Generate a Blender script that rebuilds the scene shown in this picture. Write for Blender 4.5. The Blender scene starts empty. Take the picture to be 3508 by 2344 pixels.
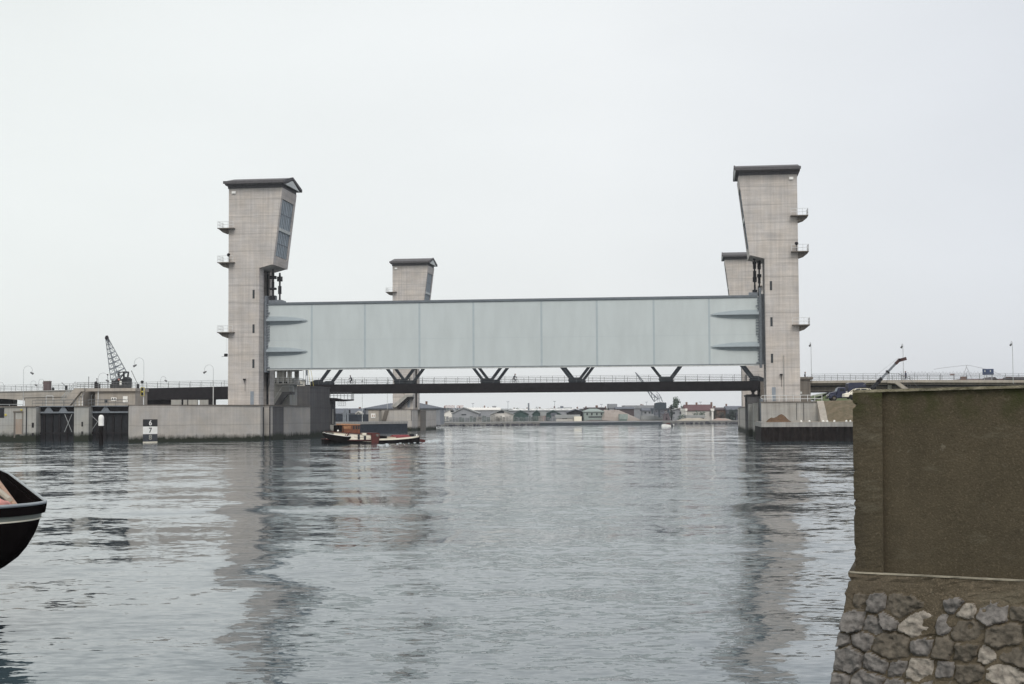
import bpy, bmesh, math, random
import numpy as np
from mathutils import Vector, Matrix
random.seed(7)
R = math.radians
scene = bpy.context.scene
col = scene.collection

# ------------------------------------------------------------------ camera
F = 5000.0                      # focal length in pixels of the 3508 px wide photograph
CAMZ = 4.1
PITCH, ROLL = 2.83, -0.33
cd = bpy.data.cameras.new('camera'); cam = bpy.data.objects.new('camera', cd); col.objects.link(cam)
cd.sensor_width = 36; cd.lens = 36 * F / 3508; cd.clip_start = 0.1; cd.clip_end = 6000
CM = Matrix.Rotation(R(90 + PITCH), 4, 'X') @ Matrix.Rotation(R(ROLL), 4, 'Z')
cam.matrix_world = Matrix.Translation((0, 0, CAMZ)) @ CM
scene.camera = cam
scene.view_settings.view_transform = 'Standard'
scene.view_settings.look = 'None'
scene.view_settings.exposure = 0.0
scene.view_settings.gamma = 1.0
scene.view_settings.use_curve_mapping = False

# ------------------------------------------------------------------ sky and sun (overcast)
SUN_EL, SUN_AZ = 42, 174         # behind the camera, a little to the left
w = bpy.data.worlds.new('World'); scene.world = w; w.use_nodes = True
nt = w.node_tree; nt.nodes.clear()
def N(t, kind, **kw):
    n = t.nodes.new(kind)
    for k, v in kw.items(): setattr(n, k, v)
    return n
L = nt.links.new
sky = N(nt, 'ShaderNodeTexSky', sky_type='NISHITA', sun_disc=False)
sky.sun_elevation = R(SUN_EL); sky.sun_rotation = R(SUN_AZ); sky.air_density = 1.0; sky.dust_density = 3.0
tc = N(nt, 'ShaderNodeTexCoord'); sp = N(nt, 'ShaderNodeSeparateXYZ'); L(tc.outputs['Generated'], sp.inputs[0])
mr = N(nt, 'ShaderNodeMapRange'); mr.inputs[1].default_value = -0.30; mr.inputs[2].default_value = 0.42
L(sp.outputs[0], mr.inputs[0])
cr = N(nt, 'ShaderNodeValToRGB')
cr.color_ramp.elements[0].position = 0.0; cr.color_ramp.elements[0].color = (0.91, 0.945, 0.93, 1)
cr.color_ramp.elements[1].position = 1.0; cr.color_ramp.elements[1].color = (0.74, 0.77, 0.825, 1)
e = cr.color_ramp.elements.new(0.5); e.color = (0.925, 0.95, 0.955, 1)
L(mr.outputs[0], cr.inputs[0])
nz = N(nt, 'ShaderNodeTexNoise'); nz.inputs['Scale'].default_value = 2.2; nz.inputs['Detail'].default_value = 4
mp = N(nt, 'ShaderNodeMapping'); mp.inputs['Scale'].default_value = (1, 1, 2.6); L(tc.outputs['Generated'], mp.inputs[0]); L(mp.outputs[0], nz.inputs[0])
mrn = N(nt, 'ShaderNodeMapRange'); mrn.inputs[1].default_value = 0.3; mrn.inputs[2].default_value = 0.7
mrn.inputs[3].default_value = 9.5; mrn.inputs[4].default_value = 10.4; L(nz.outputs[0], mrn.inputs[0])
vm = N(nt, 'ShaderNodeVectorMath', operation='SCALE'); L(cr.outputs[0], vm.inputs[0]); L(mrn.outputs[0], vm.inputs[3])
mx = N(nt, 'ShaderNodeMixRGB'); mx.inputs[0].default_value = 0.93; L(sky.outputs[0], mx.inputs[1]); L(vm.outputs[0], mx.inputs[2])
bg = N(nt, 'ShaderNodeBackground'); bg.inputs[1].default_value = 0.1; L(mx.outputs[0], bg.inputs[0])
wo = N(nt, 'ShaderNodeOutputWorld'); L(bg.outputs[0], wo.inputs[0])
sd = bpy.data.lights.new('sun', 'SUN'); sd.energy = 1.5; sd.angle = R(28); sd.color = (1.0, 0.95, 0.88)
so = bpy.data.objects.new('sun', sd); col.objects.link(so)
so.rotation_euler = (R(90 - SUN_EL), 0, R(180 - SUN_AZ))

# ------------------------------------------------------------------ geometry of the place
YAW = R(-7.2)
UH = Vector((math.cos(YAW), math.sin(YAW), 0)); VH = Vector((-math.sin(YAW), math.cos(YAW), 0))
O = Vector((-41.37, 246.0, 0))                 # left end of the raised gate
def bar(u, v, z=0): return O + UH * u + VH * v + Vector((0, 0, z))
def ray(px, py):
    d = CM.to_3x3() @ Vector(((px - 1754) / F, -(py - 1172) / F, -1)); return d
def at(px, py, Y):                             # point seen there at northing Y
    d = ray(px, py); t = Y / d.y; return Vector((0, 0, CAMZ)) + d * t
def on_z(px, py, z):
    d = ray(px, py); t = (z - CAMZ) / d.z; return Vector((0, 0, CAMZ)) + d * t
def uz(px, py, v):                             # barrier coordinates (u, z) on the plane v
    d = ray(px, py); c = Vector((0, 0, CAMZ)); t = (v - (c - O).dot(VH)) / d.dot(VH)
    p = c + d * t; return (p - O).dot(UH), p.z

# ------------------------------------------------------------------ materials
MATS = {}
def mat(name, c, rough=0.8, metal=0.0, var=0.15, scale=1.5, bump=0.0, bscale=None, c2=None, coat=0, stretch=(1,1,1), detail=5):
    if name in MATS: return MATS[name]
    m = bpy.data.materials.new(name); m.use_nodes = True; t = m.node_tree; t.nodes.clear(); l = t.links.new
    p = N(t, 'ShaderNodeBsdfPrincipled'); o = N(t, 'ShaderNodeOutputMaterial'); l(p.outputs[0], o.inputs[0])
    p.inputs['Roughness'].default_value = rough; p.inputs['Metallic'].default_value = metal
    g = N(t, 'ShaderNodeNewGeometry'); mpp = N(t, 'ShaderNodeMapping'); mpp.inputs['Scale'].default_value = stretch
    l(g.outputs['Position'], mpp.inputs[0])
    n = N(t, 'ShaderNodeTexNoise'); n.inputs['Scale'].default_value = scale; n.inputs['Detail'].default_value = detail; n.inputs['Roughness'].default_value = 0.6
    l(mpp.outputs[0], n.inputs[0])
    r = N(t, 'ShaderNodeValToRGB'); r.color_ramp.elements[0].position = 0.3; r.color_ramp.elements[1].position = 0.7
    a = c2 if c2 else tuple(x * (1 - var) for x in c[:3]); b = c if c2 else tuple(min(1, x * (1 + var)) for x in c[:3])
    r.color_ramp.elements[0].color = (*a[:3], 1); r.color_ramp.elements[1].color = (*b[:3], 1)
    l(n.outputs[0], r.inputs[0]); l(r.outputs[0], p.inputs['Base Color'])
    if bump:
        n2 = N(t, 'ShaderNodeTexNoise'); n2.inputs['Scale'].default_value = bscale or scale * 6; n2.inputs['Detail'].default_value = 6
        l(g.outputs['Position'], n2.inputs[0])
        bb = N(t, 'ShaderNodeBump'); bb.inputs['Strength'].default_value = 1.0; bb.inputs['Distance'].default_value = bump
        l(n2.outputs[0], bb.inputs['Height']); l(bb.outputs[0], p.inputs['Normal'])
    MATS[name] = m; return m

def concrete(name, c, bands=0.12, algae=True, streak=0.25, tide=0.75, lift=2.9):
    """board-marked concrete: thin horizontal board lines, pour joints, rain streaks, tide mark near the water"""
    m = bpy.data.materials.new(name); m.use_nodes = True; t = m.node_tree; t.nodes.clear(); l = t.links.new
    p = N(t, 'ShaderNodeBsdfPrincipled'); o = N(t, 'ShaderNodeOutputMaterial'); l(p.outputs[0], o.inputs[0])
    p.inputs['Roughness'].default_value = 0.9; p.inputs['Specular IOR Level'].default_value = 0.25
    g = N(t, 'ShaderNodeNewGeometry')
    def noise(sc, scale, detail=5, rough=.6):
        mm = N(t, 'ShaderNodeMapping'); mm.inputs['Scale'].default_value = sc; l(g.outputs['Position'], mm.inputs[0])
        nn = N(t, 'ShaderNodeTexNoise'); nn.inputs['Scale'].default_value = scale; nn.inputs['Detail'].default_value = detail; nn.inputs['Roughness'].default_value = rough
        l(mm.outputs[0], nn.inputs[0]); return nn.outputs[0]
    def rng(x, a, b, c_, d_):
        q = N(t, 'ShaderNodeMapRange'); l(x, q.inputs[0])
        for i, v in enumerate((a, b, c_, d_)): q.inputs[i + 1].default_value = v
        return q.outputs[0]
    def mul(a, b):
        q = N(t, 'ShaderNodeMath', operation='MULTIPLY'); l(a, q.inputs[0])
        if isinstance(b, float): q.inputs[1].default_value = b
        else: l(b, q.inputs[1])
        return q.outputs[0]
    f = rng(noise((.05, .05, 1), 2.3, 6, .75), .3, .7, 1 - bands, 1 + bands)         # board rows
    f = mul(f, rng(noise((1, 1, 1), .35, 5), .3, .7, 0.9, 1.1))                        # cloudy patches
    f = mul(f, rng(noise((1, 1, .9), 14, 4), .25, .75, 0.9, 1.1))
    f = mul(f, rng(noise((1.6, 1.6, .05), 1.6, 5, .7), .35, .62, 1 - streak, 1.0))     # rain streaks
    # pour joints
    s = N(t, 'ShaderNodeSeparateXYZ'); l(g.outputs['Position'], s.inputs[0])
    md = N(t, 'ShaderNodeMath', operation='ADD'); l(s.outputs[2], md.inputs[0]); l(mul(noise((.3, .3, .3), .6), 0.5), md.inputs[1])
    pp = N(t, 'ShaderNodeMath', operation='PINGPONG'); l(md.outputs[0], pp.inputs[0]); pp.inputs[1].default_value = lift / 2
    f = mul(f, rng(pp.outputs[0], 0.0, 0.13, 0.80, 1.0))
    cm = N(t, 'ShaderNodeVectorMath', operation='SCALE'); cm.inputs[0].default_value = c[:3]; l(f, cm.inputs[3])
    out = cm.outputs[0]
    # warm / cool drift
    mxx = N(t, 'ShaderNodeMixRGB'); mxx.blend_type = 'MULTIPLY'; l(rng(noise((1, 1, 1), .5, 3), .35, .65, 0, .6), mxx.inputs[0]); l(out, mxx.inputs[1]); mxx.inputs[2].default_value = (0.90, 0.95, 1.03, 1)
    out = mxx.outputs[0]
    if algae:
        za = N(t, 'ShaderNodeMath', operation='ADD'); l(s.outputs[2], za.inputs[0]); l(mul(noise((1, 1, .6), 1.1, 6, .7), -1.5), za.inputs[1])
        k = rng(za.outputs[0], tide - 0.95, tide - 0.25, 1.0, 0.0)
        ma = N(t, 'ShaderNodeMixRGB'); l(k, ma.inputs[0]); l(out, ma.inputs[1]); ma.inputs[2].default_value = (0.022, 0.026, 0.016, 1); out = ma.outputs[0]
    l(out, p.inputs['Base Color'])
    bb = N(t, 'ShaderNodeBump'); bb.inputs['Distance'].default_value = 0.02; l(noise((.2, .2, 1), 6, 5), bb.inputs['Height']); l(bb.outputs[0], p.inputs['Normal'])
    MATS[name] = m; return m

M_TOWER = concrete('tower_concrete', (0.55, 0.50, 0.458), .18, False, .18)
M_PIER = concrete('pier_concrete', (0.50, 0.46, 0.415), .05, True, .14, .7)
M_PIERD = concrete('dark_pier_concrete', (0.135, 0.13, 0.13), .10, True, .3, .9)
M_WALLC = concrete('quay_concrete', (0.42, 0.40, 0.37), .08, False, .3)
M_BEIGE = concrete('viaduct_concrete', (0.44, 0.395, 0.34), .05, False, .2)
M_LOCK = concrete('lock_concrete', (0.42, 0.405, 0.37), .05, True, .2, 1.1)
M_BARN = concrete('brown_concrete', (0.20, 0.175, 0.15), .06, False, .3)
M_ROOF = mat('roof_felt', (0.11, 0.105, 0.11), .85, var=.25, scale=2.5)
M_FASCIA = mat('dark_fascia', (0.09, 0.085, 0.09), .8, var=.25, scale=3)
M_GABLE = mat('gable_panel', (0.52, 0.54, 0.53), .6)
M_GATE = mat('gate_paint', (0.515, 0.56, 0.565), .6, var=.06, scale=.6, stretch=(1, 1, .25), detail=9)
M_GATED = mat('gate_seam_paint', (0.40, 0.455, 0.48), .55, var=.05)
M_RIB = mat('rib_paint', (0.30, 0.345, 0.37), .5, var=.06)
M_STEELB = mat('bluegrey_steel', (0.17, 0.19, 0.215), .55, var=.25, scale=3)
M_WALK = mat('walkway_steel', (0.13, 0.15, 0.17), .6, var=.15)
M_BLACK = mat('black_steel', (0.016, 0.014, 0.016), .55, var=.35, scale=1.2); M_BLACK.node_tree.nodes['Principled BSDF'].inputs['Specular IOR Level'].default_value = .15
M_TRUSS = mat('truss_steel', (0.028, 0.034, 0.042), .5, var=.3, scale=1.2); M_TRUSS.node_tree.nodes['Principled BSDF'].inputs['Specular IOR Level'].default_value = .15
M_DARK = mat('dark_steel', (0.022, 0.023, 0.027), .6, var=.3); M_DARK.node_tree.nodes['Principled BSDF'].inputs['Specular IOR Level'].default_value = .15
M_RAIL = mat('rail_steel', (0.40, 0.42, 0.43), .5)
M_RAILW = mat('white_rail', (0.62, 0.63, 0.63), .5)
M_RAILD = mat('dark_rail', (0.12, 0.125, 0.13), .5)
M_GLASS = mat('window_glass', (0.235, 0.285, 0.325), .4, var=.35, scale=1.1, stretch=(1, 1, .4))
M_GLASSD = mat('dark_glass', (0.025, 0.03, 0.035), .15)
M_WHITE = mat('white_paint', (0.88, 0.87, 0.84), .5, var=.05)
M_CREAM = mat('cream_paint', (0.88, 0.82, 0.68), .45, var=.04)
M_DOOR = mat('grey_door', (0.24, 0.27, 0.31), .6)
M_RUST = mat('sheet_pile_steel', (0.016, 0.012, 0.011), .8, var=.5, scale=1.5); M_RUST.node_tree.nodes['Principled BSDF'].inputs['Specular IOR Level'].default_value = .15
M_WOOD = mat('varnished_wood', (0.17, 0.055, 0.02), .35, var=.35, scale=3)
M_WOODL = mat('light_wood', (0.34, 0.16, 0.07), .5, var=.3, scale=3)
M_REDBR = mat('redbrown_paint', (0.085, 0.014, 0.010), .45, var=.3)
M_BHULL = mat('black_hull', (0.009, 0.007, 0.007), .9, var=.3); M_BHULL.node_tree.nodes['Principled BSDF'].inputs['Specular IOR Level'].default_value = 0.0
M_GRASS = mat('embankment_grass', (0.20, 0.155, 0.105), 1, var=.3, c2=(0.095, 0.085, 0.05), scale=1.2, bump=.2, bscale=2.5)
M_GREEN = mat('green_grass', (0.095, 0.12, 0.05), 1, var=.3, scale=1)
M_SOIL = mat('soil', (0.17, 0.10, 0.055), 1, c2=(0.09, 0.055, 0.035), scale=3, bump=.1)
M_SAND = mat('sandy_ground', (0.38, 0.34, 0.28), 1, var=.25, scale=.2)
M_LAND = mat('far_land', (0.22, 0.22, 0.18), 1, c2=(0.12, 0.14, 0.09), scale=.05)
M_YEL = mat('yellow_paint', (0.55, 0.45, 0.07), .6)
M_BLUE = mat('navy_paint', (0.022, 0.028, 0.065), .35, var=.2)
M_SIGNB = mat('blue_sign', (0.03, 0.05, 0.12), .4)
M_TYRE = mat('rubber', (0.012, 0.012, 0.012), .9)
M_PINK = mat('pink_cloth', (0.55, 0.25, 0.22), .9)
M_SKIN = mat('skin', (0.45, 0.27, 0.2), .6)
M_CLOTH = mat('dark_cloth', (0.03, 0.032, 0.045), .9)
M_CLOTH2 = mat('blue_cloth', (0.05, 0.06, 0.11), .9)
M_HAIR = mat('brown_hair', (0.05, 0.03, 0.02), .8)
M_FENCE = mat('dark_hoarding', (0.035, 0.042, 0.055), .8, var=.3); M_FENCE.node_tree.nodes['Principled BSDF'].inputs['Specular IOR Level'].default_value = .15
M_BRICK = mat('brown_brick', (0.17, 0.10, 0.075), .9, var=.25, scale=4)

# ------------------------------------------------------------------ mesh builder
def link(o): col.objects.link(o); return o
def tag(o, label=None, cat=None, group=None, kind=None):
    if label: o['label'] = label
    if cat: o['category'] = cat
    if group: o['group'] = group
    if kind: o['kind'] = kind
    return o
class MB:
    def __init__(s, off=(0, 0, 0)): s.v = []; s.f = []; s.off = Vector(off)
    def add(s, vs, fs):
        b = len(s.v); s.v += [Vector(p) + s.off for p in vs]; s.f += [tuple(b + i for i in q) for q in fs]; return s
    def hexa(s, a):    # 8 points: bottom 4 then top 4
        return s.add(a, [(3, 2, 1, 0), (4, 5, 6, 7), (0, 1, 5, 4), (1, 2, 6, 5), (2, 3, 7, 6), (3, 0, 4, 7)])
    def box(s, x0, x1, y0, y1, z0, z1):
        return s.hexa([(x0, y0, z0), (x1, y0, z0), (x1, y1, z0), (x0, y1, z0), (x0, y0, z1), (x1, y0, z1), (x1, y1, z1), (x0, y1, z1)])
    def prism(s, poly, ax, a, b):
        """poly = 2-D outline; ax = axis along which it is extruded from a to b"""
        def P(q, h): return {'x': (h, q[0], q[1]), 'y': (q[0], h, q[1]), 'z': (q[0], q[1], h)}[ax]
        n = len(poly); vs = [P(q, a) for q in poly] + [P(q, b) for q in poly]
        fs = [tuple(range(n)), tuple(range(2 * n - 1, n - 1, -1))] + [(i, (i + 1) % n, n + (i + 1) % n, n + i) for i in range(n)]
        return s.add(vs, fs)
    def beam(s, p, q, w, h=None, up=(0, 0, 1)):
        p, q = Vector(p), Vector(q); d = (q - p).normalized(); h = h or w
        side = d.cross(Vector(up))
        if side.length < 1e-4: side = d.cross(Vector((0, 1, 0)))
        side.normalize(); u = side.cross(d)
        a = side * (w / 2); b = u * (h / 2)
        return s.hexa([p - a - b, p + a - b, q + a - b, q - a - b, p - a + b, p + a + b, q + a + b, q - a + b])
    def tube(s, p, q, r, r2=None, n=8, caps=True):
        p, q = Vector(p), Vector(q); r2 = r if r2 is None else r2; d = (q - p).normalized()
        a = d.cross(Vector((0, 0, 1)));
        if a.length < 1e-3: a = Vector((1, 0, 0))
        a.normalize(); b = d.cross(a); vs = []
        for c, rr in ((p, r), (q, r2)):
            for i in range(n):
                t = 2 * math.pi * i / n; vs.append(c + (a * math.cos(t) + b * math.sin(t)) * rr)
        fs = [(i, (i + 1) % n, n + (i + 1) % n, n + i) for i in range(n)]
        if caps: fs += [tuple(range(n - 1, -1, -1)), tuple(range(n, 2 * n))]
        return s.add(vs, fs)
    def path(s, pts, r, n=6):
        for a, b in zip(pts[:-1], pts[1:]): s.tube(a, b, r, n=n)
        return s
    def lathe(s, c, prof, n=16):
        c = Vector(c); vs = []
        for (r, z) in prof:
            for i in range(n):
                t = 2 * math.pi * i / n; vs.append(c + Vector((r * math.cos(t), r * math.sin(t), z)))
        fs = []
        for k in range(len(prof) - 1):
            for i in range(n): fs.append((k * n + i, k * n + (i + 1) % n, (k + 1) * n + (i + 1) % n, (k + 1) * n + i))
        fs += [tuple(range(n - 1, -1, -1)), tuple(range((len(prof) - 1) * n, len(prof) * n))]
        return s.add(vs, fs)
    def ball(s, c, r, sx=1, sy=1, sz=1, n=8, m=6, jit=0):
        c = Vector(c); vs = []; fs = []
        for k in range(m + 1):
            ph = math.pi * k / m
            for i in range(n):
                t = 2 * math.pi * i / n; j = 1 + random.uniform(-jit, jit)
                vs.append(c + Vector((r * sx * j * math.sin(ph) * math.cos(t), r * sy * j * math.sin(ph) * math.sin(t), r * sz * j * math.cos(ph))))
        for k in range(m):
            for i in range(n): fs.append((k * n + i, k * n + (i + 1) % n, (k + 1) * n + (i + 1) % n, (k + 1) * n + i))
        return s.add(vs, fs)
    def rail(s, pts, h=1.1, step=2.0, rails=3, r=0.035, pr=None, foot=0.0):
        pr = pr or r
        for a, b in zip(pts[:-1], pts[1:]):
            a, b = Vector(a), Vector(b); n = max(1, round((b - a).length / step))
            for i in range(n + 1):
                p = a.lerp(b, i / n); s.tube(p + Vector((0, 0, -foot)), p + Vector((0, 0, h)), pr, n=5)
            for k in range(rails):
                z = Vector((0, 0, h * (k + 1) / rails)); s.tube(a + z, b + z, r, n=5)
        return s
    def build(s, name, m, parent=None, smooth=False, bevel=0, kind=None):
        me = bpy.data.meshes.new(name); me.from_pydata([tuple(v) for v in s.v], [], s.f)
        bm = bmesh.new(); bm.from_mesh(me); bmesh.ops.remove_doubles(bm, verts=bm.verts, dist=1e-5) if smooth else None
        bmesh.ops.recalc_face_normals(bm, faces=bm.faces); bm.to_mesh(me); bm.free()
        if smooth:
            for p in me.polygons: p.use_smooth = True
        o = link(bpy.data.objects.new(name, me)); me.materials.append(m)
        if bevel:
            b = o.modifiers.new('bevel', 'BEVEL'); b.width = bevel; b.segments = 2; b.limit_method = 'ANGLE'
        if parent: o.parent = parent
        if kind: o['kind'] = kind
        return o
class Thing:
    """an Empty at the thing's base; parts are written in the coordinates of its frame ('B' = along the barrier, 'W' = world, 'L' = local)"""
    def __init__(s, name, label, cat, pos, frame='B', rot=0, group=None):
        s.o = link(bpy.data.objects.new(name, None)); s.o.empty_display_size = .5
        tag(s.o, label, cat, group)
        if frame == 'B': s.o.location = bar(*pos); s.o.rotation_euler = (0, 0, YAW); s.off = -Vector(pos)
        elif frame == 'W': s.o.location = pos; s.off = -Vector(pos)
        else: s.o.location = pos; s.o.rotation_euler = (0, 0, rot); s.off = Vector((0, 0, 0))
    def mb(s): return MB(s.off)
    def part(s, name, m, fn, parent=None, **kw):
        b = s.mb(); fn(b); return b.build(name, m, parent or s.o, **kw)
def dup(root, loc, rotz=None, label=None, group=None):
    r = root.copy(); link(r); r.location = loc
    if rotz is not None: r.rotation_euler = (0, 0, rotz)
    if label: r['label'] = label
    if group: r['group'] = group
    for ch in list(root.children):
        c = ch.copy(); link(c); c.parent = r
        for g in list(ch.children):
            d = g.copy(); link(d); d.parent = c
    return r
def smooth_curve(pts, n=6):
    return pts

# ------------------------------------------------------------------ water, ground
def water():
    m = bpy.data.materials.new('river_water'); m.use_nodes = True; t = m.node_tree; t.nodes.clear(); l = t.links.new
    p = N(t, 'ShaderNodeBsdfPrincipled'); o = N(t, 'ShaderNodeOutputMaterial'); l(p.outputs[0], o.inputs[0])
    p.inputs['Base Color'].default_value = (0.058, 0.084, 0.098, 1); p.inputs['Roughness'].default_value = 0.04
    p.inputs['IOR'].default_value = 1.38
    g = N(t, 'ShaderNodeNewGeometry')
    def noise(sx, sy, detail, rot=0.0, rough=.5, dist=0.0):
        mm = N(t, 'ShaderNodeMapping'); mm.inputs['Scale'].default_value = (sx, sy, 1); mm.inputs['Rotation'].default_value = (0, 0, rot)
        l(g.outputs['Position'], mm.inputs[0])
        nn = N(t, 'ShaderNodeTexNoise'); nn.noise_dimensions = '2D'; nn.inputs['Scale'].default_value = 1; nn.inputs['Detail'].default_value = detail
        nn.inputs['Roughness'].default_value = rough; nn.inputs['Distortion'].default_value = dist
        l(mm.outputs[0], nn.inputs[0]); return nn
    def centred(nn, sx, sy):
        a = N(t, 'ShaderNodeVectorMath', operation='SUBTRACT'); l(nn.outputs['Color'], a.inputs[0]); a.inputs[1].default_value = (.5, .5, .5)
        b = N(t, 'ShaderNodeVectorMath', operation='MULTIPLY'); l(a.outputs[0], b.inputs[0]); b.inputs[1].default_value = (sx, sy, 0); return b.outputs[0]
    def addv(a, b):
        q = N(t, 'ShaderNodeVectorMath', operation='ADD'); l(a, q.inputs[0]); l(b, q.inputs[1]); return q.outputs[0]
    def scale(a, f):
        q = N(t, 'ShaderNodeVectorMath', operation='SCALE'); l(a, q.inputs[0])
        if isinstance(f, float): q.inputs[3].default_value = f
        else: l(f, q.inputs[3])
        return q.outputs[0]
    def rng(x, a, b, c_, d_):
        q = N(t, 'ShaderNodeMapRange'); l(x, q.inputs[0])
        for i, v in enumerate((a, b, c_, d_)): q.inputs[i + 1].default_value = v
        return q.outputs[0]
    swell = centred(noise(.05, .085, 1, .2, .4), .12, .06)
    swel2 = centred(noise(.14, .20, 1, -.35, .4), .26, .09)
    mid = centred(noise(.34, .55, 2, .15, .6, .6), .17, .16)
    mid2 = centred(noise(.9, 1.7, 3, -.25, .6, .5), .09, .16)
    rip = centred(noise(2.4, 4.6, 3, .2, .6, .3), .07, .20)
    patch = rng(noise(.02, .035, 4, .2, .6).outputs[0], .38, .62, .55, 1.15)
    patch2 = rng(noise(.05, .11, 3, -.3, .6).outputs[0], .38, .62, .6, 1.2)
    rip = scale(addv(rip, mid2), patch); mid = scale(mid, patch2)
    s = addv(addv(addv(swell, swel2), mid), rip)
    # the water above the weir line is calm, below it the stream is ruffled
    dt = N(t, 'ShaderNodeVectorMath', operation='DOT_PRODUCT'); l(g.outputs['Position'], dt.inputs[0]); dt.inputs[1].default_value = tuple(VH)
    vv = O.dot(VH)
    edge = N(t, 'ShaderNodeMath', operation='ADD'); l(dt.outputs['Value'], edge.inputs[0]); l(rng(noise(.06, .06, 3).outputs[0], 0, 1, -5, 5), edge.inputs[1])
    calm = rng(edge.outputs[0], vv + 8, vv + 14, 1.0, 0.6)
    s = scale(s, calm)
    n = addv(s, (lambda c: (c.inputs.__getitem__(2).__setattr__('default_value', 1.0), c.outputs[0])[1])(N(t, 'ShaderNodeCombineXYZ')))
    q = N(t, 'ShaderNodeVectorMath', operation='NORMALIZE'); l(n, q.inputs[0]); l(q.outputs[0], p.inputs['Normal'])
    # one sheet, fine rows near by
    rs = [4.0]
    while rs[-1] < 900: rs.append(rs[-1] * 1.06 + .2)
    an = [R(a) for a in np.linspace(-65, 65, 90)]
    b = MB(); nA = len(an)
    vs = [(r * math.sin(a), r * math.cos(a), 0) for r in rs for a in an]
    fs = [(i * nA + j, i * nA + j + 1, (i + 1) * nA + j + 1, (i + 1) * nA + j) for i in range(len(rs) - 1) for j in range(nA - 1)]
    b.add(vs, fs); ob = b.build('water', m); tag(ob, kind='structure')
    if ob.data.polygons[0].normal.z < 0: ob.data.flip_normals()
water()
# river bed / earth under everything, out to the horizon
b = MB(); b.box(-4000, 4000, -40, 5000, -6, -3); tag(b.build('ground', M_LAND), kind='structure')
# far shore land
fa = on_z(1380, 1461.4, 0); fb = on_z(2700, 1449.6, 0)
b = MB(); b.prism([(-900, fa.y - 20), (fa.x, fa.y + 2.5), (fb.x, fb.y + 2.5), (900, fb.y + 25), (2600, 4000), (-2600, 4000)], 'z', -3, 1.1)
tag(b.build('far_ground', mat('far_yard', (.24, .235, .22), 1, c2=(.15, .15, .145), scale=.4)), kind='structure')

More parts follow.
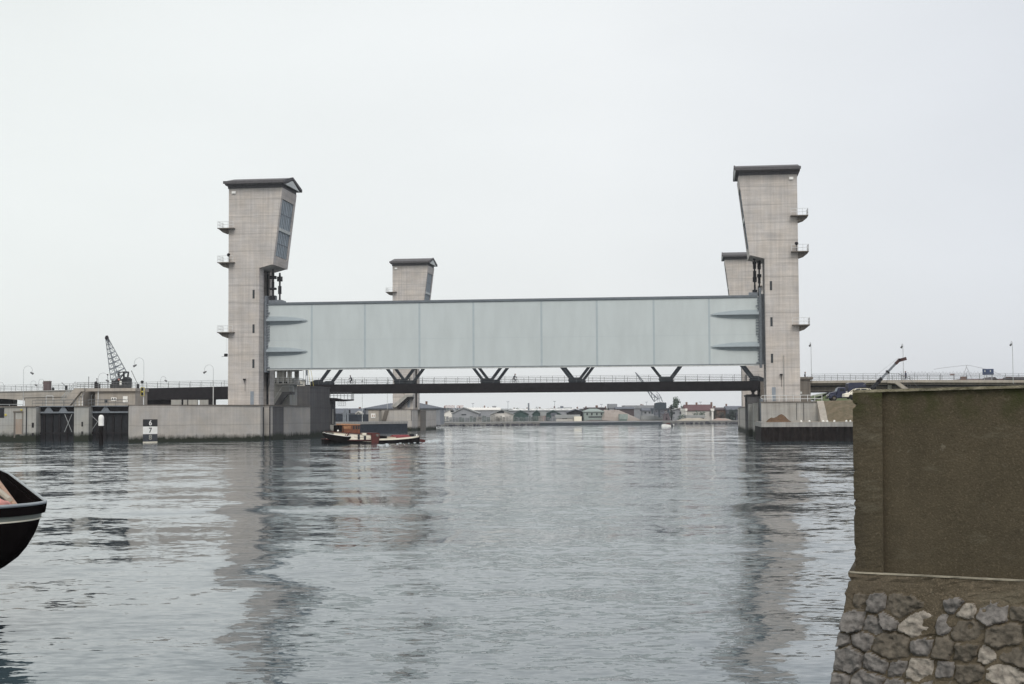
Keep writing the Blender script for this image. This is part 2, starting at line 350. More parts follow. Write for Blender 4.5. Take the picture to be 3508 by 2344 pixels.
# ------------------------------------------------------------------ barrier towers
def make_tower(name, label, s, u0, v0, pipe=False):
    """s = +1: channel lies towards +u (left bank tower); s = -1: mirrored.  u0, v0 = front corner on the channel side"""
    T = Thing(name, label, 'tower', (u0, v0, 0), 'B', group='lift towers of the storm surge barrier')
    def X(x): return u0 + s * x
    def bx(b, x0, x1, y0, y1, z0, z1): b.box(*sorted((X(x0), X(x1))), v0 + y0, v0 + y1, z0, z1)
    def wall(b):
        bx(b, -5.3, 0, 0, 2.6, 5.4, 28.75); bx(b, -5.3, 0, 6.4, 8.8, 5.4, 28.75); bx(b, -5.3, -1.9, 2.6, 6.4, 5.4, 28.75)
        b.prism([(X(x), z) for x, z in ((-5.3, 28.75), (0, 28.75), (2.1, 29.3), (3.7, 42.2), (-5.3, 42.2))], 'y', v0, v0 + 8.8)
    T.part('wall', M_TOWER, wall)
    def sl(z, d=0.0): return 2.1 + (z - 29.3) * 1.6 / 12.9 + d      # slanted channel face of the head
    def surround(b):
        def slab(y0, y1, z0, z1, d=0.26):
            b.hexa([(X(sl(z0)), v0 + y0, z0), (X(sl(z0, d)), v0 + y0, z0), (X(sl(z0, d)), v0 + y1, z0), (X(sl(z0)), v0 + y1, z0),
                    (X(sl(z1)), v0 + y0, z1), (X(sl(z1, d)), v0 + y0, z1), (X(sl(z1, d)), v0 + y1, z1), (X(sl(z1)), v0 + y1, z1)])
        slab(0, .9, 29.3, 42.19); slab(7.9, 8.8, 29.3, 42.19); slab(.9, 7.9, 40.4, 42.19); slab(.9, 7.9, 29.3, 30.7)
    T.part('head_surround', M_TOWER, surround)
    def glass(b, d0, d1, y0, y1, z0, z1):
        b.hexa([(X(sl(z0, d0)), v0 + y0, z0), (X(sl(z0, d1)), v0 + y0, z0), (X(sl(z0, d1)), v0 + y1, z0), (X(sl(z0, d0)), v0 + y1, z0),
                (X(sl(z1, d0)), v0 + y0, z1), (X(sl(z1, d1)), v0 + y0, z1), (X(sl(z1, d1)), v0 + y1, z1), (X(sl(z1, d0)), v0 + y1, z1)])
    for z0, z1 in ((30.9, 35.1), (35.6, 40.4)):
        wn = T.part('window', M_GLASS, lambda b: glass(b, .02, .07, .95, 7.85, z0 + .02, z1 - .02))
        T.part('mullion', M_STEELB, lambda b: [glass(b, .08, .12, .95 + k * .985, 1.03 + k * .985, z0 + .02, z1 - .02) for k in range(8)] +
               [glass(b, .08, .13, .95, 7.85, (z0 + z1) / 2, (z0 + z1) / 2 + .1)], wn)
    T.part('window_crossbar', M_GABLE, lambda b: glass(b, .02, .3, .92, 7.88, 35.1, 35.6))
    T.part('soffit_band', M_FASCIA, lambda b: (bx(b, -5.42, 3.85, -.12, 8.92, 42.204, 42.7), [bx(b, -4.6 + k * 1.55, -4.3 + k * 1.55, -.2, -.12, 42.25, 42.6) for k in range(6)]))
    prof = [(-1.25, 43.0), (-1.25, 43.3), (-.6, 43.4), (4.4, 44.5), (9.4, 43.4), (10.05, 43.3), (10.05, 43.0), (9.2, 42.8), (4.4, 42.7), (-.4, 42.7)]
    T.part('roof', M_ROOF, lambda b: b.prism([(v0 + y, z) for y, z in prof], 'x', *sorted((X(-5.75), X(4.35)))))
    T.part('gutter', M_FASCIA, lambda b: bx(b, -5.85, 4.5, -1.4, -1.252, 42.85, 43.3)); T.part('gutter', M_FASCIA, lambda b: bx(b, -5.85, 4.5, 10.052, 10.2, 42.85, 43.3))
    T.part('gable_panel', M_GABLE, lambda b: b.prism([(v0 + .2, 42.75), (v0 + 8.6, 42.75), (v0 + 4.4, 44.0)], 'x', *sorted((X(4.352), X(4.5)))))
    T.part('barge_board', M_FASCIA, lambda b: [b.prism([(v0 + 4.4, 44.6), (v0 + 4.4, 44.15), (v0 + 4.4 + k * 5.75, 42.85), (v0 + 4.4 + k * 5.75, 43.32)], 'x', *sorted((X(4.36), X(4.58)))) for k in (-1, 1)])
    for z in (12.03, 17.87, 23.65):
        T.part('slit_window', M_GLASSD, lambda b: bx(b, -1.12, -.76, -.04, .3, z, z + 1.45))
    T.part('door', M_DOOR, lambda b: bx(b, -1.45, -.85, -.05, .2, 5.95, 8.15))
    for z in (35.5, 29.75, 18.05):
        bl = T.part('balcony', M_PIER if False else M_BARN, lambda b: (bx(b, -6.9, -4.15, -1.1, 2.2, z - .14, z),
             b.prism([(X(-6.9), z - .141), (X(-5.3), z - .141), (X(-5.3), z - 1.0 if z < 30 or s < 0 else z - .75), (X(-6.2), z - .7)], 'y', v0 - .3, v0 + 2.0)))
        T.part('railing', M_RAILW, lambda b: b.rail([(X(-4.2), v0 - 1.05, z), (X(-6.85), v0 - 1.05, z), (X(-6.85), v0 + 2.1, z)], 1.05, .85, 2, .03), bl)
    T.part('lamp', M_BLACK, lambda b: (b.ball((X(-5.0), v0 - .9, 30.95), .3, n=8), b.tube((X(-5.0), v0 - .6, 29.75), (X(-5.0), v0 - .8, 30.9), .05)))
    T.part('lamp', M_WHITE, lambda b: bx(b, -4.7, -4.05, -.3, -.02, 41.35, 41.75))
    T.part('bracket_lamp', M_BLACK, lambda b: (b.tube((X(-2.35), v0 - .06, 9.3), (X(-2.35), v0 - .35, 10.1), .05), b.box(X(-2.35) - .25, X(-2.35) + .2, v0 - .5, v0 - .15, 10.0, 10.25), b.tube((X(-2.35), v0 - .05, 8.2), (X(-2.35), v0 - .05, 9.3), .03)))
    if pipe: T.part('drain_pipe', M_WALLC, lambda b: b.tube((X(-2.75), v0 - .08, 5.9), (X(-2.75), v0 - .08, 13.2), .09))
    # steel guide in the slot
    T.part('guide_rail', M_DARK, lambda b: (bx(b, -1.85, -1.5, 2.7, 6.3, 6, 28.7), bx(b, -.55, -.25, 6.15, 6.38, 6, 28.7), bx(b, -.5, -.25, 2.62, 2.8, 6, 28.7)))
    return T
TFL = make_tower('lift_tower', 'front tower at the left end of the raised grey gate, glazed head leaning over it', 1, -.45, -3.0)
TFR = make_tower('lift_tower', 'large front tower at the right end of the raised gate, quay wall at its foot', -1, 82.9, -3.0, True)
G = 130.0
def back(Tw, label, u, du=0):
    return dup(Tw.o, bar(u, -3.0 + G, 0), YAW, label)
back(TFL, 'smaller looking rear tower whose glazed head shows above the left half of the gate', .2)
back(TFR, 'rear tower mostly hidden behind the right front tower, flat cap showing left of it', 83.1)

# ------------------------------------------------------------------ the raised gate
ZG = 11.73
Tg = Thing('lift_gate', 'long pale grey green steel gate raised between the two front towers', 'lift gate', (0, 0, ZG))
LEN = 82.05
Tg.part('skin_plate', M_GATE, lambda b: b.box(.0, LEN, 0, .25, ZG + .3, ZG + 11.0))
Tg.part('girder_back', M_GATED, lambda b: [b.box(0, LEN, .252, 2.2, ZG + z, ZG + z + .25) for z in (.4, 3.8, 7.2, 10.5)] + [b.box(u, u + .4, .252, 2.1, ZG + .66, ZG + 10.49) for u in np.linspace(.2, LEN - .6, 17)])
Tg.part('top_walkway', M_WALK, lambda b: (b.box(.2, LEN - .2, -.14, 2.4, ZG + 11.002, ZG + 11.42), b.box(.2, LEN - .2, -.2, -.142, ZG + 11.05, ZG + 11.2)))
Tg.part('bottom_flange', M_STEELB, lambda b: b.box(.1, LEN - .1, -.16, 2.2, ZG + .18, ZG + .296))
Tg.part('bottom_seal', M_GABLE, lambda b: b.box(.1, LEN - .1, -.10, .6, ZG - .02, ZG + .178))
seams = [uz(px, 1150, 0)[0] for px in (1068, 1250, 1437, 1622, 1855, 2045, 2240, 2430)]
for u in seams:
    Tg.part('seam', M_GATED, lambda b: b.box(u - .16, u + .16, -.025, -.002, ZG + .32, ZG + 10.98))
Tg.part('weld_line', M_GATED, lambda b: [b.box(a + .2, c - .2, -.012, -.002, ZG + 5.0, ZG + 5.03) for a, c in zip([.3] + seams, seams + [LEN - .3])])
def rib(u0, u1, z):
    def shp(t): return (max(0.0, 1 - ((1 - t) ** 2.6))) ** .75      # t = 0 at the tip, 1 at the gate end
    def f(b, kind):
        n = 14
        for i in range(n):
            ta, tb = i / n, (i + 1) / n
            ua, ub = u1 + (u0 - u1) * ta, u1 + (u0 - u1) * tb; a, c = shp(ta), shp(tb)
            ya, yb = -.05 - .75 * a, -.05 - .75 * c
            if kind == 'up': b.hexa([(ua, 0, z + .07), (ub, 0, z + .07), (ub, yb + .06, z + .07), (ua, ya + .06, z + .07), (ua, 0, z + .1 + .75 * a), (ub, 0, z + .1 + .75 * c), (ub, -.05, z + .1 + .66 * c), (ua, -.05, z + .1 + .66 * a)])
            if kind == 'lo': b.hexa([(ua, 0, z - .1 - .55 * a), (ub, 0, z - .1 - .55 * c), (ub, -.05, z - .1 - .5 * c), (ua, -.05, z - .1 - .5 * a), (ua, 0, z - .05), (ub, 0, z - .05), (ub, yb * .5, z - .05), (ua, ya * .5, z - .05)])
            if kind == 'mid' and ta > .1: b.hexa([(ua, 0, z - .046), (ub, 0, z - .046), (ub, yb, z - .046), (ua, ya, z - .046), (ua, 0, z + .066), (ub, 0, z + .066), (ub, yb, z + .066), (ua, ya, z + .066)])
    rb = Tg.part('rib', M_RIB, lambda b: (f(b, 'up'), f(b, 'lo')))
    Tg.part('rib_flange', M_WALK, lambda b: f(b, 'mid'), rb)
for z in (19.95, 14.75):
    rib(.05, 7.1, z); rib(LEN - .05, LEN - 7.9, z - .02)
for a, sg in ((0, 1), (LEN, -1)):
    def column(b):
        b.box(*sorted((a - sg * .38, a - sg * .004)), -.25, 1.6, ZG - .35, ZG + 12.6)
        b.box(*sorted((a - sg * .9, a - sg * .384)), .3, 1.4, ZG + .2, ZG + 11.6)
        b.box(*sorted((a, a + sg * .12)), -.1, -.004, ZG + .2, ZG + 11.0)
    cc = Tg.part('edge_column', M_STEELB, column)
    def teeth(b):
        z = ZG + .4; k = 0
        while z < ZG + 11:
            ln = .3 + .25 * (1 if 5.0 < z - ZG < 8.2 or k % 5 == 0 else 0)
            b.box(*sorted((a + sg * .0, a + sg * ln)), -.3, -.104, z, z + .16); z += .46; k += 1
    Tg.part('edge_bolts', M_STEELB, teeth, cc)
def chain(u, v, z0, z1, big=1.0):
    def f(b):
        z = z0; k = 0
        while z < z1:
            h = random.choice((.35, .5, .8, 1.0)); rr = random.choice((.16, .26, .34, .42)) * big
            if k % 3 == 2: rr = .13
            b.box(u - rr, u + rr, v - rr * .8, v + rr * .8, z, min(z1, z + h)); z += h; k += 1
    Tg.part('hoist_link', M_DARK, f)
chain(.75, 1.0, 23.05, 28.9, 1.25); chain(1.85, 1.3, 23.05, 28.3, .95)
chain(LEN - .6, 1.0, 23.05, 29.2, .95); chain(LEN + .15, 1.4, 23.05, 28.9, .8)
Tg.part('hoist_bracket', M_STEELB, lambda b: (b.box(.1, 2.4, .5, 1.9, ZG + 11.43, ZG + 11.9), b.box(.4, 1.3, .7, 1.6, ZG + 11.9, ZG + 12.6), b.box(2.0, 2.9, .6, 1.4, ZG + 11.43, ZG + 11.75),
                                              b.box(LEN - 1.6, LEN - .1, .5, 1.9, ZG + 11.43, ZG + 11.9)))

# ------------------------------------------------------------------ left pier (front) with guide wall
def pier(name, label, poly, z0, z1, m, cap=True, capm=None, capo=.12):
    T = Thing(name, label, 'pier', (poly[0][0], poly[0][1], 0))
    T.part('wall', m, lambda b: b.prism(poly, 'z', z0, z1 - (.3 if cap else 0)))
    if cap:
        c = Vector((sum(p[0] for p in poly) / len(poly), sum(p[1] for p in poly) / len(poly)))
        def grow(p):
            d = Vector(p) - c; return tuple(Vector(p) + d.normalized() * capo)
        T.part('coping', capm or M_BARN, lambda b: b.prism([grow(p) for p in poly], 'z', z1 - .298, z1))
    return T
PA = Thing('lock_pier', 'long pale concrete pier under the left front tower, numbered board on its slanting wall', 'pier', (-15.3, -22, 0))
pA = [(-15.3, -22.0), (.2, -4.2), (.2, -2.9), (-1.0, -2.9), (-1.0, .6), (.25, .6), (.25, 27.0), (-26, 27.0), (uz(440, 1400, -8)[0], -8)]
PA.part('wall', M_PIER, lambda b: b.prism(pA, 'z', -3, 5.72))
PA.part('coping', M_BARN, lambda b: b.prism([(-15.5, -22.1), (.3, -4.4), (.3, -2.8), (-.9, -2.8), (-.9, .5), (.4, .5), (.4, 27.1), (-26.1, 27.1), (uz(439, 1400, -8)[0], -8.1)], 'z', 5.725, 5.9))
PA.part('gate_slot_plate', M_DARK, lambda b: (b.box(-1.0, -.98, -2.85, .55, -3, 5.7), b.box(.252, .33, .7, 1.1, -3, 5.6), b.box(-.9, .1, -2.4, -1.9, -3, 5.5)))
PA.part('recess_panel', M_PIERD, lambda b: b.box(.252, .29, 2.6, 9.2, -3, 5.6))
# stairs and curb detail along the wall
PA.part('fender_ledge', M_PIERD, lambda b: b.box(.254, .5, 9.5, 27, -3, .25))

# number board on the guide wall
A2, B2 = Vector((-15.3, -22.0)), Vector((.2, -4.2)); dA = (B2 - A2).normalized(); nA = Vector((dA.y, -dA.x))
def on_wall(px):                                   # distance along the guide wall seen at column px
    best = None
    for i in range(400):
        q = A2 + dA * (i * .06); P = bar(q.x, q.y, 3); c = CM.to_3x3().transposed() @ (P - Vector((0, 0, CAMZ)))
        x = 1754 + F * c.x / -c.z
        if best is None or abs(x - px) < best[0]: best = (abs(x - px), i * .06, P, c)
    return best
s0, s1 = on_wall(489)[1], on_wall(539)[1]
def wp(s, z, d): q = A2 + dA * s + nA * d; return (q.x, q.y, z)
NB = Thing('clearance_board', 'black and white board reading 6 7 8 on the slanting pier wall', 'number board', wp(s0, 0, .0))
zt, zb = 3.62, -.05; hts = [zt, 2.50, 1.32, .30]
def plate(b, sa, sb, za, zb_, d0, d1): b.hexa([wp(sa, zb_, d0), wp(sb, zb_, d0), wp(sb, zb_, d1), wp(sa, zb_, d1), wp(sa, za, d0), wp(sb, za, d0), wp(sb, za, d1), wp(sa, za, d1)])
M_BLKP = mat('black_paint', (.02, .02, .022), .5); M_BLKW = mat('worn_black_paint', (.045, .05, .06), .7, var=.4)
NB.part('black_panel', M_BLKP, lambda b: plate(b, s0, s1, hts[0], hts[1] + .003, .01, .09))
NB.part('white_panel', M_WHITE, lambda b: plate(b, s0, s1, hts[1], hts[2] + .003, .01, .09))
NB.part('black_panel', M_BLKW, lambda b: plate(b, s0, s1, hts[2], hts[3] - .15, .01, .09))
NB.part('white_strip', M_CREAM, lambda b: plate(b, s0, s1, .14, -.02, .01, .08))
def digit(ch, T, origin, xdir, size, m, name='numeral', parent=None, ex=.01, bold=0.02):
    cu = bpy.data.curves.new('txt', 'FONT'); cu.body = ch; cu.size = size; cu.align_x = 'CENTER'; cu.align_y = 'CENTER'; cu.extrude = ex; cu.offset = bold
    ob = bpy.data.objects.new('txt', cu); link(ob); bpy.context.view_layer.update()
    me = bpy.data.meshes.new_from_object(ob.evaluated_get(bpy.context.evaluated_depsgraph_get())); bpy.data.objects.remove(ob)
    xd = Vector(xdir).normalized(); M = Matrix(((xd.x, 0, xd.y), (xd.y, 0, -xd.x), (0, 1, 0))).to_4x4()
    M.translation = Vector(origin) + (T.off if T else Vector()); me.transform(M)
    o = link(bpy.data.objects.new(name, me)); me.materials.clear(); me.materials.append(m)
    o.parent = parent or T.o; return o
M_PALEN = mat('faded_white_paint', (.33, .32, .28), .7)
for ch, za, zb_, mm in (('6', hts[0], hts[1], M_WHITE), ('7', hts[1], hts[2], M_BLKP), ('8', hts[2], hts[3], M_PALEN)):
    q = wp((s0 + s1) / 2, (za + zb_) / 2 - .03, .105); digit(ch, NB, q, (dA.x, dA.y, 0), 1.1, mm, bold=.015)

# ------------------------------------------------------------------ road bridge between the tower pairs
VN, VF = 44.0, 53.0
ZD0, ZD1 = 8.45, 10.15
uL = uz(1045, 1330, 42.5)[0]; uR = uz(2606, 1330, 42.5)[0]
TB = Thing('truss_bridge', 'dark steel truss road bridge passing behind and below the raised gate', 'bridge', (uL, VN, 0))
TB.part('deck_girder', M_BLACK, lambda b: b.box(uL, uR, 42.5, 43.2, ZD0, ZD1))
TB.part('deck', M_BLACK, lambda b: (b.box(uL, uR, 43.202, 53.8, 9.3, ZD1 - .02), [b.box(u, u + .4, 43.21, 53.7, 8.7, 9.29) for u in np.arange(uL + 1, uR - 1, 4.4)]))
TB.part('deck_girder', M_BLACK, lambda b: b.box(uL, uR, 53.802, 54.5, ZD0, ZD1))
# node positions of the near truss along the bridge
nodes = [uz(px, 1310, VN)[0] for px in (1084, 1373, 1669, 1971, 2281, 2597)]
ZT = 20.9
for V in (VN, VF):
    for i, u in enumerate(nodes):
        for k in (-1, 1):
            if (i == 0 and k < 0) or (i == 5 and k > 0): continue
            half = (nodes[1] - nodes[0]) / 2
            TB.part('diagonal', M_TRUSS, lambda b: b.beam((u + k * .45, V, ZD1 + .1), (u + k * half, V, ZT), .5, .85, up=(0, 1, 0)))
        TB.part('gusset', M_TRUSS, lambda b: b.prism([(u - 1.1, ZD1 - .3), (u + 1.1, ZD1 - .3), (u + 1.15 + (.25 if i < 5 else 0), ZD1 + .55), (u + (.8 if i < 5 else .2), ZD1 + .95), (u - (.8 if i > 0 else .2), ZD1 + .95), (u - 1.15 - (.25 if i > 0 else 0), ZD1 + .55)], 'y', V - .3, V + .3))
    TB.part('top_chord', M_TRUSS, lambda b: b.box(nodes[0] + half_ - .4 if False else nodes[0] + (nodes[1] - nodes[0]) / 2 - .4, nodes[4] + (nodes[5] - nodes[4]) / 2 + .4, V - .35, V + .35, ZT - .5, ZT + .6))
TB.part('railing', M_RAILD, lambda b: b.rail([(uL + .4, 42.6, ZD1), (uR - .3, 42.6, ZD1)], 1.3, 2.3, 4, .022, .035))
TB.part('railing', M_RAILD, lambda b: b.rail([(uL + .4, 54.4, ZD1), (uR - .3, 54.4, ZD1)], 1.3, 2.3, 4, .022, .035))
TB.part('bearing', M_BLACK, lambda b: (b.prism([(uz(1117, 1350, 43)[0] - .9, 8.45), (uz(1117, 1350, 43)[0] + .9, 8.45), (uz(1117, 1350, 43)[0] + .2, 8.0), (uz(1117, 1350, 43)[0] + .5, 7.5), (uz(1117, 1350, 43)[0] - .5, 7.5), (uz(1117, 1350, 43)[0] - .2, 8.0)], 'y', 43, 44)))
TB.part('bearing', M_BLACK, lambda b: b.prism([(nodes[5] - 1.6, 8.45), (nodes[5] - .3, 8.45), (nodes[5] - .8, 7.9), (nodes[5] - .5, 7.3), (nodes[5] - 1.5, 7.3), (nodes[5] - 1.2, 7.9)], 'y', 43, 44))

# bridge piers
BP = Thing('bridge_pier', 'dark shaded concrete pier carrying the left end of the truss bridge', 'pier', (-4, 28, 0))
BP.part('wall', M_PIERD, lambda b: b.box(-3.9, .1, 27.2, 42.2, -3, 9.4))  # shade under the deck is put into this darker concrete
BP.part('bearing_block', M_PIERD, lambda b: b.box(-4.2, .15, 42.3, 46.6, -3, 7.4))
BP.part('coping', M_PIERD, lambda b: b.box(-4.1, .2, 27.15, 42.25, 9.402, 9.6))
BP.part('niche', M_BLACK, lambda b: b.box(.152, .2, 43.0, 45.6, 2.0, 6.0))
BP.part('niche', M_LOCK, lambda b: b.box(.202, .24, 43.8, 44.8, 2.4, 5.3))
BP.part('base_ledge', M_LOCK, lambda b: b.box(.152, .9, 42.3, 49.5, -3, 2.2))
BQ = Thing('bridge_pier', 'narrow dark pier with pale columns under the right end of the truss bridge', 'pier', (81, 40, 0))
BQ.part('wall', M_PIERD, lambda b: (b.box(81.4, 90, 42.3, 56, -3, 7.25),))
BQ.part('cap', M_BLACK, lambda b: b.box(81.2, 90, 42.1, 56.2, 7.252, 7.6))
BQ.part('column', M_LOCK, lambda b: b.box(81.2, 81.9, 30, 33, -3, 5.7)); BQ.part('column', M_LOCK, lambda b: b.box(81.25, 81.9, 6.5, 12, -3, 5.7))

RW = Thing('rear_quay_wall', 'pale concrete channel wall on the right bank leading back to the rear right tower', 'quay wall', (81.9, 56, 0))
RW.part('wall', M_PIER, lambda b: b.box(81.9, 96, 56.1, 127, -3, 5.2)); RW.part('coping', M_BARN, lambda b: b.box(81.8, 96, 56.1, 127.1, 5.204, 5.35))
RW.part('joint', M_DARK, lambda b: b.box(81.86, 81.898, 112, 113.4, 0, 5.1)); RW.part('ledge', M_PIERD, lambda b: b.box(81.6, 81.898, 60, 112, -3, .5))
# right pier under the right front tower
PB = Thing('tower_pier', 'weathered grey concrete wall block carrying the right front tower above the quay', 'pier', (81.4, -4.2, 0))
uE = uz(2826, 1400, -4.2)[0]
PB.part('wall', M_WALLC, lambda b: b.prism([(82.0, -4.2), (uE - 1.0, -4.2), (uE - 1.0, 14), (82.2, 14), (82.2, 1.0), (83.3, 1.0), (83.3, -2.6), (82.0, -2.6)], 'z', -3, 5.7))
PB.part('wall', M_PIER, lambda b: b.prism([(81.9, 14.1), (96, 14.1), (96, 42), (81.9, 42)], 'z', -3, 5.6))
PB.part('coping', M_BARN, lambda b: b.prism([(81.9, -4.32), (uE - .9, -4.32), (uE - .9, 14.1), (82.1, 14.1), (82.1, 1.0), (83.25, 1.0), (83.25, -2.5), (81.9, -2.5)], 'z', 5.704, 5.85))
PB.part('guide_column', M_STEELB, lambda b: (b.box(82.1, 82.4, -2.5, -2.0, -3, 6.4), b.box(81.95, 82.25, .3, .9, -3, 6.4), b.box(82.9, 83.2, -1.6, -.4, -3, 6.2)))
PB.part('joint', M_DARK, lambda b: [b.box(u, u + .07, -4.225, -4.203, 2.9, 5.6) for u in (uz(2728, 1400, -4.2)[0], uz(2752, 1400, -4.2)[0])])
# sloping concrete ramp strip
RS = Thing('wing_wall', 'pale sloping concrete strip between the grey wall and the grass bank', 'wing wall', (uE, -4, 0))
ut0, ut1 = uz(2799, 1377, -4.5)[0], uz(2822, 1377, -4.5)[0]; ub0, ub1 = uz(2813, 1443, -9)[0], uz(2838, 1443, -9)[0]
RS.part('slab', M_BEIGE, lambda b: b.hexa([(ub0, -9, 2.6), (ub1, -9, 2.6), (ub1, 0, 2.6), (ub0, 0, 2.6), (ut0, -4.4, 5.9), (ut1, -4.4, 5.9), (ut1, 0, 5.9), (ut0, 0, 5.9)]))

# quay with sheet piles in front of the right pier
uq0 = uz(2608, 1450, -27)[0]; uq1 = 130
QW = Thing('sheet_pile_quay', 'low quay of dark sheet piles under a pale concrete capping beam, below the right tower', 'quay', (uq0, -27, 0))
QW.part('capping_beam', M_WALLC, lambda b: (b.box(uq0, uq1, -27.25, -26.2, 2.05, 2.72), b.box(uq0, uq0 + .8, -26.198, -4.2, 2.05, 2.72)))
def piles(b):
    u = uq0 + .1
    while u < uq1:
        b.prism([(u, -26.95), (u + .28, -27.22), (u + .62, -27.22), (u + .9, -26.95), (u + 1.05, -26.95), (u + 1.05, -26.5), (u, -26.5)], 'z', -3, 2.04); u += 1.06
QW.part('sheet_piles', M_RUST, piles)
QW.part('end_wall', M_RUST, lambda b: b.box(uq0, uq0 + .3, -26.5, -4.25, -3, 2.04))
def bl(b):
    for px in (2744, 2772, 2819, 2833, 2857, 2898, 2912): u = uz(px, 1440, -25)[0]; b.ball((u, -25.5, 2.83), .16, n=6, m=4, jit=.2)
QW.part('edge_stones', M_WHITE, bl)
b = MB(); b.off = Vector(); b.v = []; b.add([bar(uq0 + .3, -26.3, 2.66), bar(uq1, -26.3, 2.66), bar(uq1, -3.9, 2.66), bar(uq0 + .3, -3.9, 2.66), bar(uq0 + .3, -26.3, 0), bar(uq1, -26.3, 0), bar(uq1, -3.9, 0), bar(uq0 + .3, -3.9, 0)], [(0, 1, 2, 3), (0, 1, 5, 4), (0, 3, 7, 4)])
tag(b.build('quay_ground', M_SAND), kind='structure')
HM = Thing('soil_heap', 'small brown heap of earth on the quay below the right tower', 'soil heap', (uz(2668, 1440, -12)[0], -12, 2.66))
def heap(b):
    u0 = uz(2668, 1440, -12)[0]; n = 22; vs = []; fs = []
    for j in range(n + 1):
        for i in range(n + 1):
            x, y = (i / n - .5) * 2, (j / n - .5) * 2; r = math.hypot(x, y)
            h = max(0, math.cos(min(1, r) * math.pi / 2)) ** .8 * 1.05 * (1 + .25 * math.sin(5 * x + 2 * y)) + random.uniform(-.06, .06)
            vs.append((u0 + x * 1.9 + .3 * y, -12 + y * 1.6, 2.6 + max(-.2, h)))
    for j in range(n):
        for i in range(n): k = j * (n + 1) + i; fs.append((k, k + 1, k + n + 2, k + n + 1))
    b.add(vs, fs)
HM.part('heap', M_SOIL, heap, smooth=True)
# embankment right of the pier
def P3(q, z): p = bar(*q); return (p.x, p.y, z)
b = MB()
g0 = uE - 1.2
b.add([P3((g0, 10), 5.95), P3((g0 + .2, -4.1), 5.86), P3((ut1, -4.2), 5.88), P3((ut1 + 4.5, -6.5), 5.95), P3((ut1 + 8.5, -14), 6.05), P3((ut1 + 14, -22), 6.1), P3((160, -22), 6.1), P3((160, 10), 6.2),
       P3((ub1, -9.2), 2.62), P3((ub1 + 4.2, -12.5), 2.62), P3((ub1 + 6, -20), 2.62), P3((ub1 + 10, -26), 2.62), P3((160, -26), 2.62),
       P3((160, 95), 7.0), P3((g0, 95), 6.6), P3((-.5 + 82.5, 95), 6.0), P3((82.5, 14.2), 5.6), P3((g0, 14.2), 5.95), P3((ub1 - 1.2, -4.1), 2.62)],
      [(0, 1, 2, 3), (0, 3, 4), (0, 4, 5), (0, 5, 6, 7), (2, 8, 9, 3), (3, 9, 10, 4), (4, 10, 11, 5), (5, 11, 12, 6), (0, 7, 13, 14), (0, 14, 15, 16, 17), (2, 18, 8)])
ob = b.build('embankment', M_GRASS); tag(ob, kind='structure')
b = MB(); 
hl = [uz(2775, 1352, 46)[0], uz(2850, 1345, 46)[0]]
b.add([P3((hl[0] + .5, 46), 6.4), P3((hl[1], 46), 8.0), P3((150, 46), 8.0), P3((150, 30), 6.3), P3((hl[0], 34), 6.1), P3((150, 90), 8), P3((hl[1], 90), 8.0), P3((hl[0] + 1, 90), 6.4)], [(0, 1, 2, 3, 4), (1, 2, 5, 6), (0, 1, 6, 7)])
tag(b.build('grass_slope', M_GREEN), kind='structure')
# railing at the foot of the right tower
FR = Thing('guard_rail', 'pale tubular guard rail along the wall edge at the foot of the right tower', 'railing', (81.6, -3.95, 5.85))
ue2 = uz(2818, 1370, -3.95)[0]
FR.part('rail', M_RAILW, lambda b: [b.tube((82.3, -3.95, 5.85 + h), (ue2, -3.95, 5.85 + h), .05, n=6) for h in (.42, .98)] + [b.path([(82.3, -3.95, 6.27), (82.05, -3.95, 6.35), (81.95, -3.95, 6.55), (82.05, -3.95, 6.76), (82.3, -3.95, 6.83)], .05)])
FR.part('post', M_RAILW, lambda b: [b.tube((u, -3.95, 5.85), (u, -3.95, 6.83), .045, n=6) for u in np.linspace(82.6, ue2 - .1, 9)])

# ------------------------------------------------------------------ approach viaducts
def deckz(px, top): return 0
# right viaduct
uv0 = uz(2745, 1300, 42)[0]; uvE = uz(3900, 1300, 42)[0]
zr = lambda u, a: a - max(0, u - uv0 - 20) * .011
VR = Thing('road_viaduct', 'pale edged road viaduct running right from the bridge behind the stone wall', 'viaduct', (uv0, 42, 0))
def strip(b, ua, ub, y0, y1, za, zb, n=12, zf=zr):
    for i in range(n):
        a, c = ua + (ub - ua) * i / n, ua + (ub - ua) * (i + 1) / n
        b.hexa([(a, y0, zf(a, za)), (c, y0, zf(c, za)), (c, y1, zf(c, za)), (a, y1, zf(a, za)), (a, y0, zf(a, zb)), (c, y0, zf(c, zb)), (c, y1, zf(c, zb)), (a, y1, zf(a, zb))])
VR.part('parapet_edge', M_BEIGE, lambda b: strip(b, uv0 + 1.6, uvE, 41.8, 42.3, 9.62, 10.1))
VR.part('deck', M_BARN, lambda b: strip(b, uv0 + 1.6, uvE, 42.302, 55, 9.2, 9.95))
VR.part('girder', M_BARN, lambda b: strip(b, uv0 + 1.6, uvE, 43.4, 44.0, 8.05, 9.198))
VR.part('girder', M_DARK, lambda b: strip(b, uv0 + 1.6, uvE, 43.1, 43.398, 8.95, 9.2))
VR.part('girder', M_DARK, lambda b: strip(b, uv0 + 1.6, uvE, 53.0, 53.6, 8.05, 9.198)); VR.part('girder_flange', M_DARK, lambda b: strip(b, uv0 + 1.6, uvE, 43.2, 43.9, 7.85, 8.04))
uc = uz(3047, 1330, 43)[0]
VR.part('column', M_LOCK, lambda b: b.box(uc - .35, uc + .35, 42.6, 43.3, 5.8, zr(uc, 9.15)))
for a_ in (170, 230): pass
VR.part('column', M_BARN, lambda b: b.box(uz(3400, 1330, 47)[0], uz(3430, 1330, 47)[0], 45, 53, 5.5, 7.8))
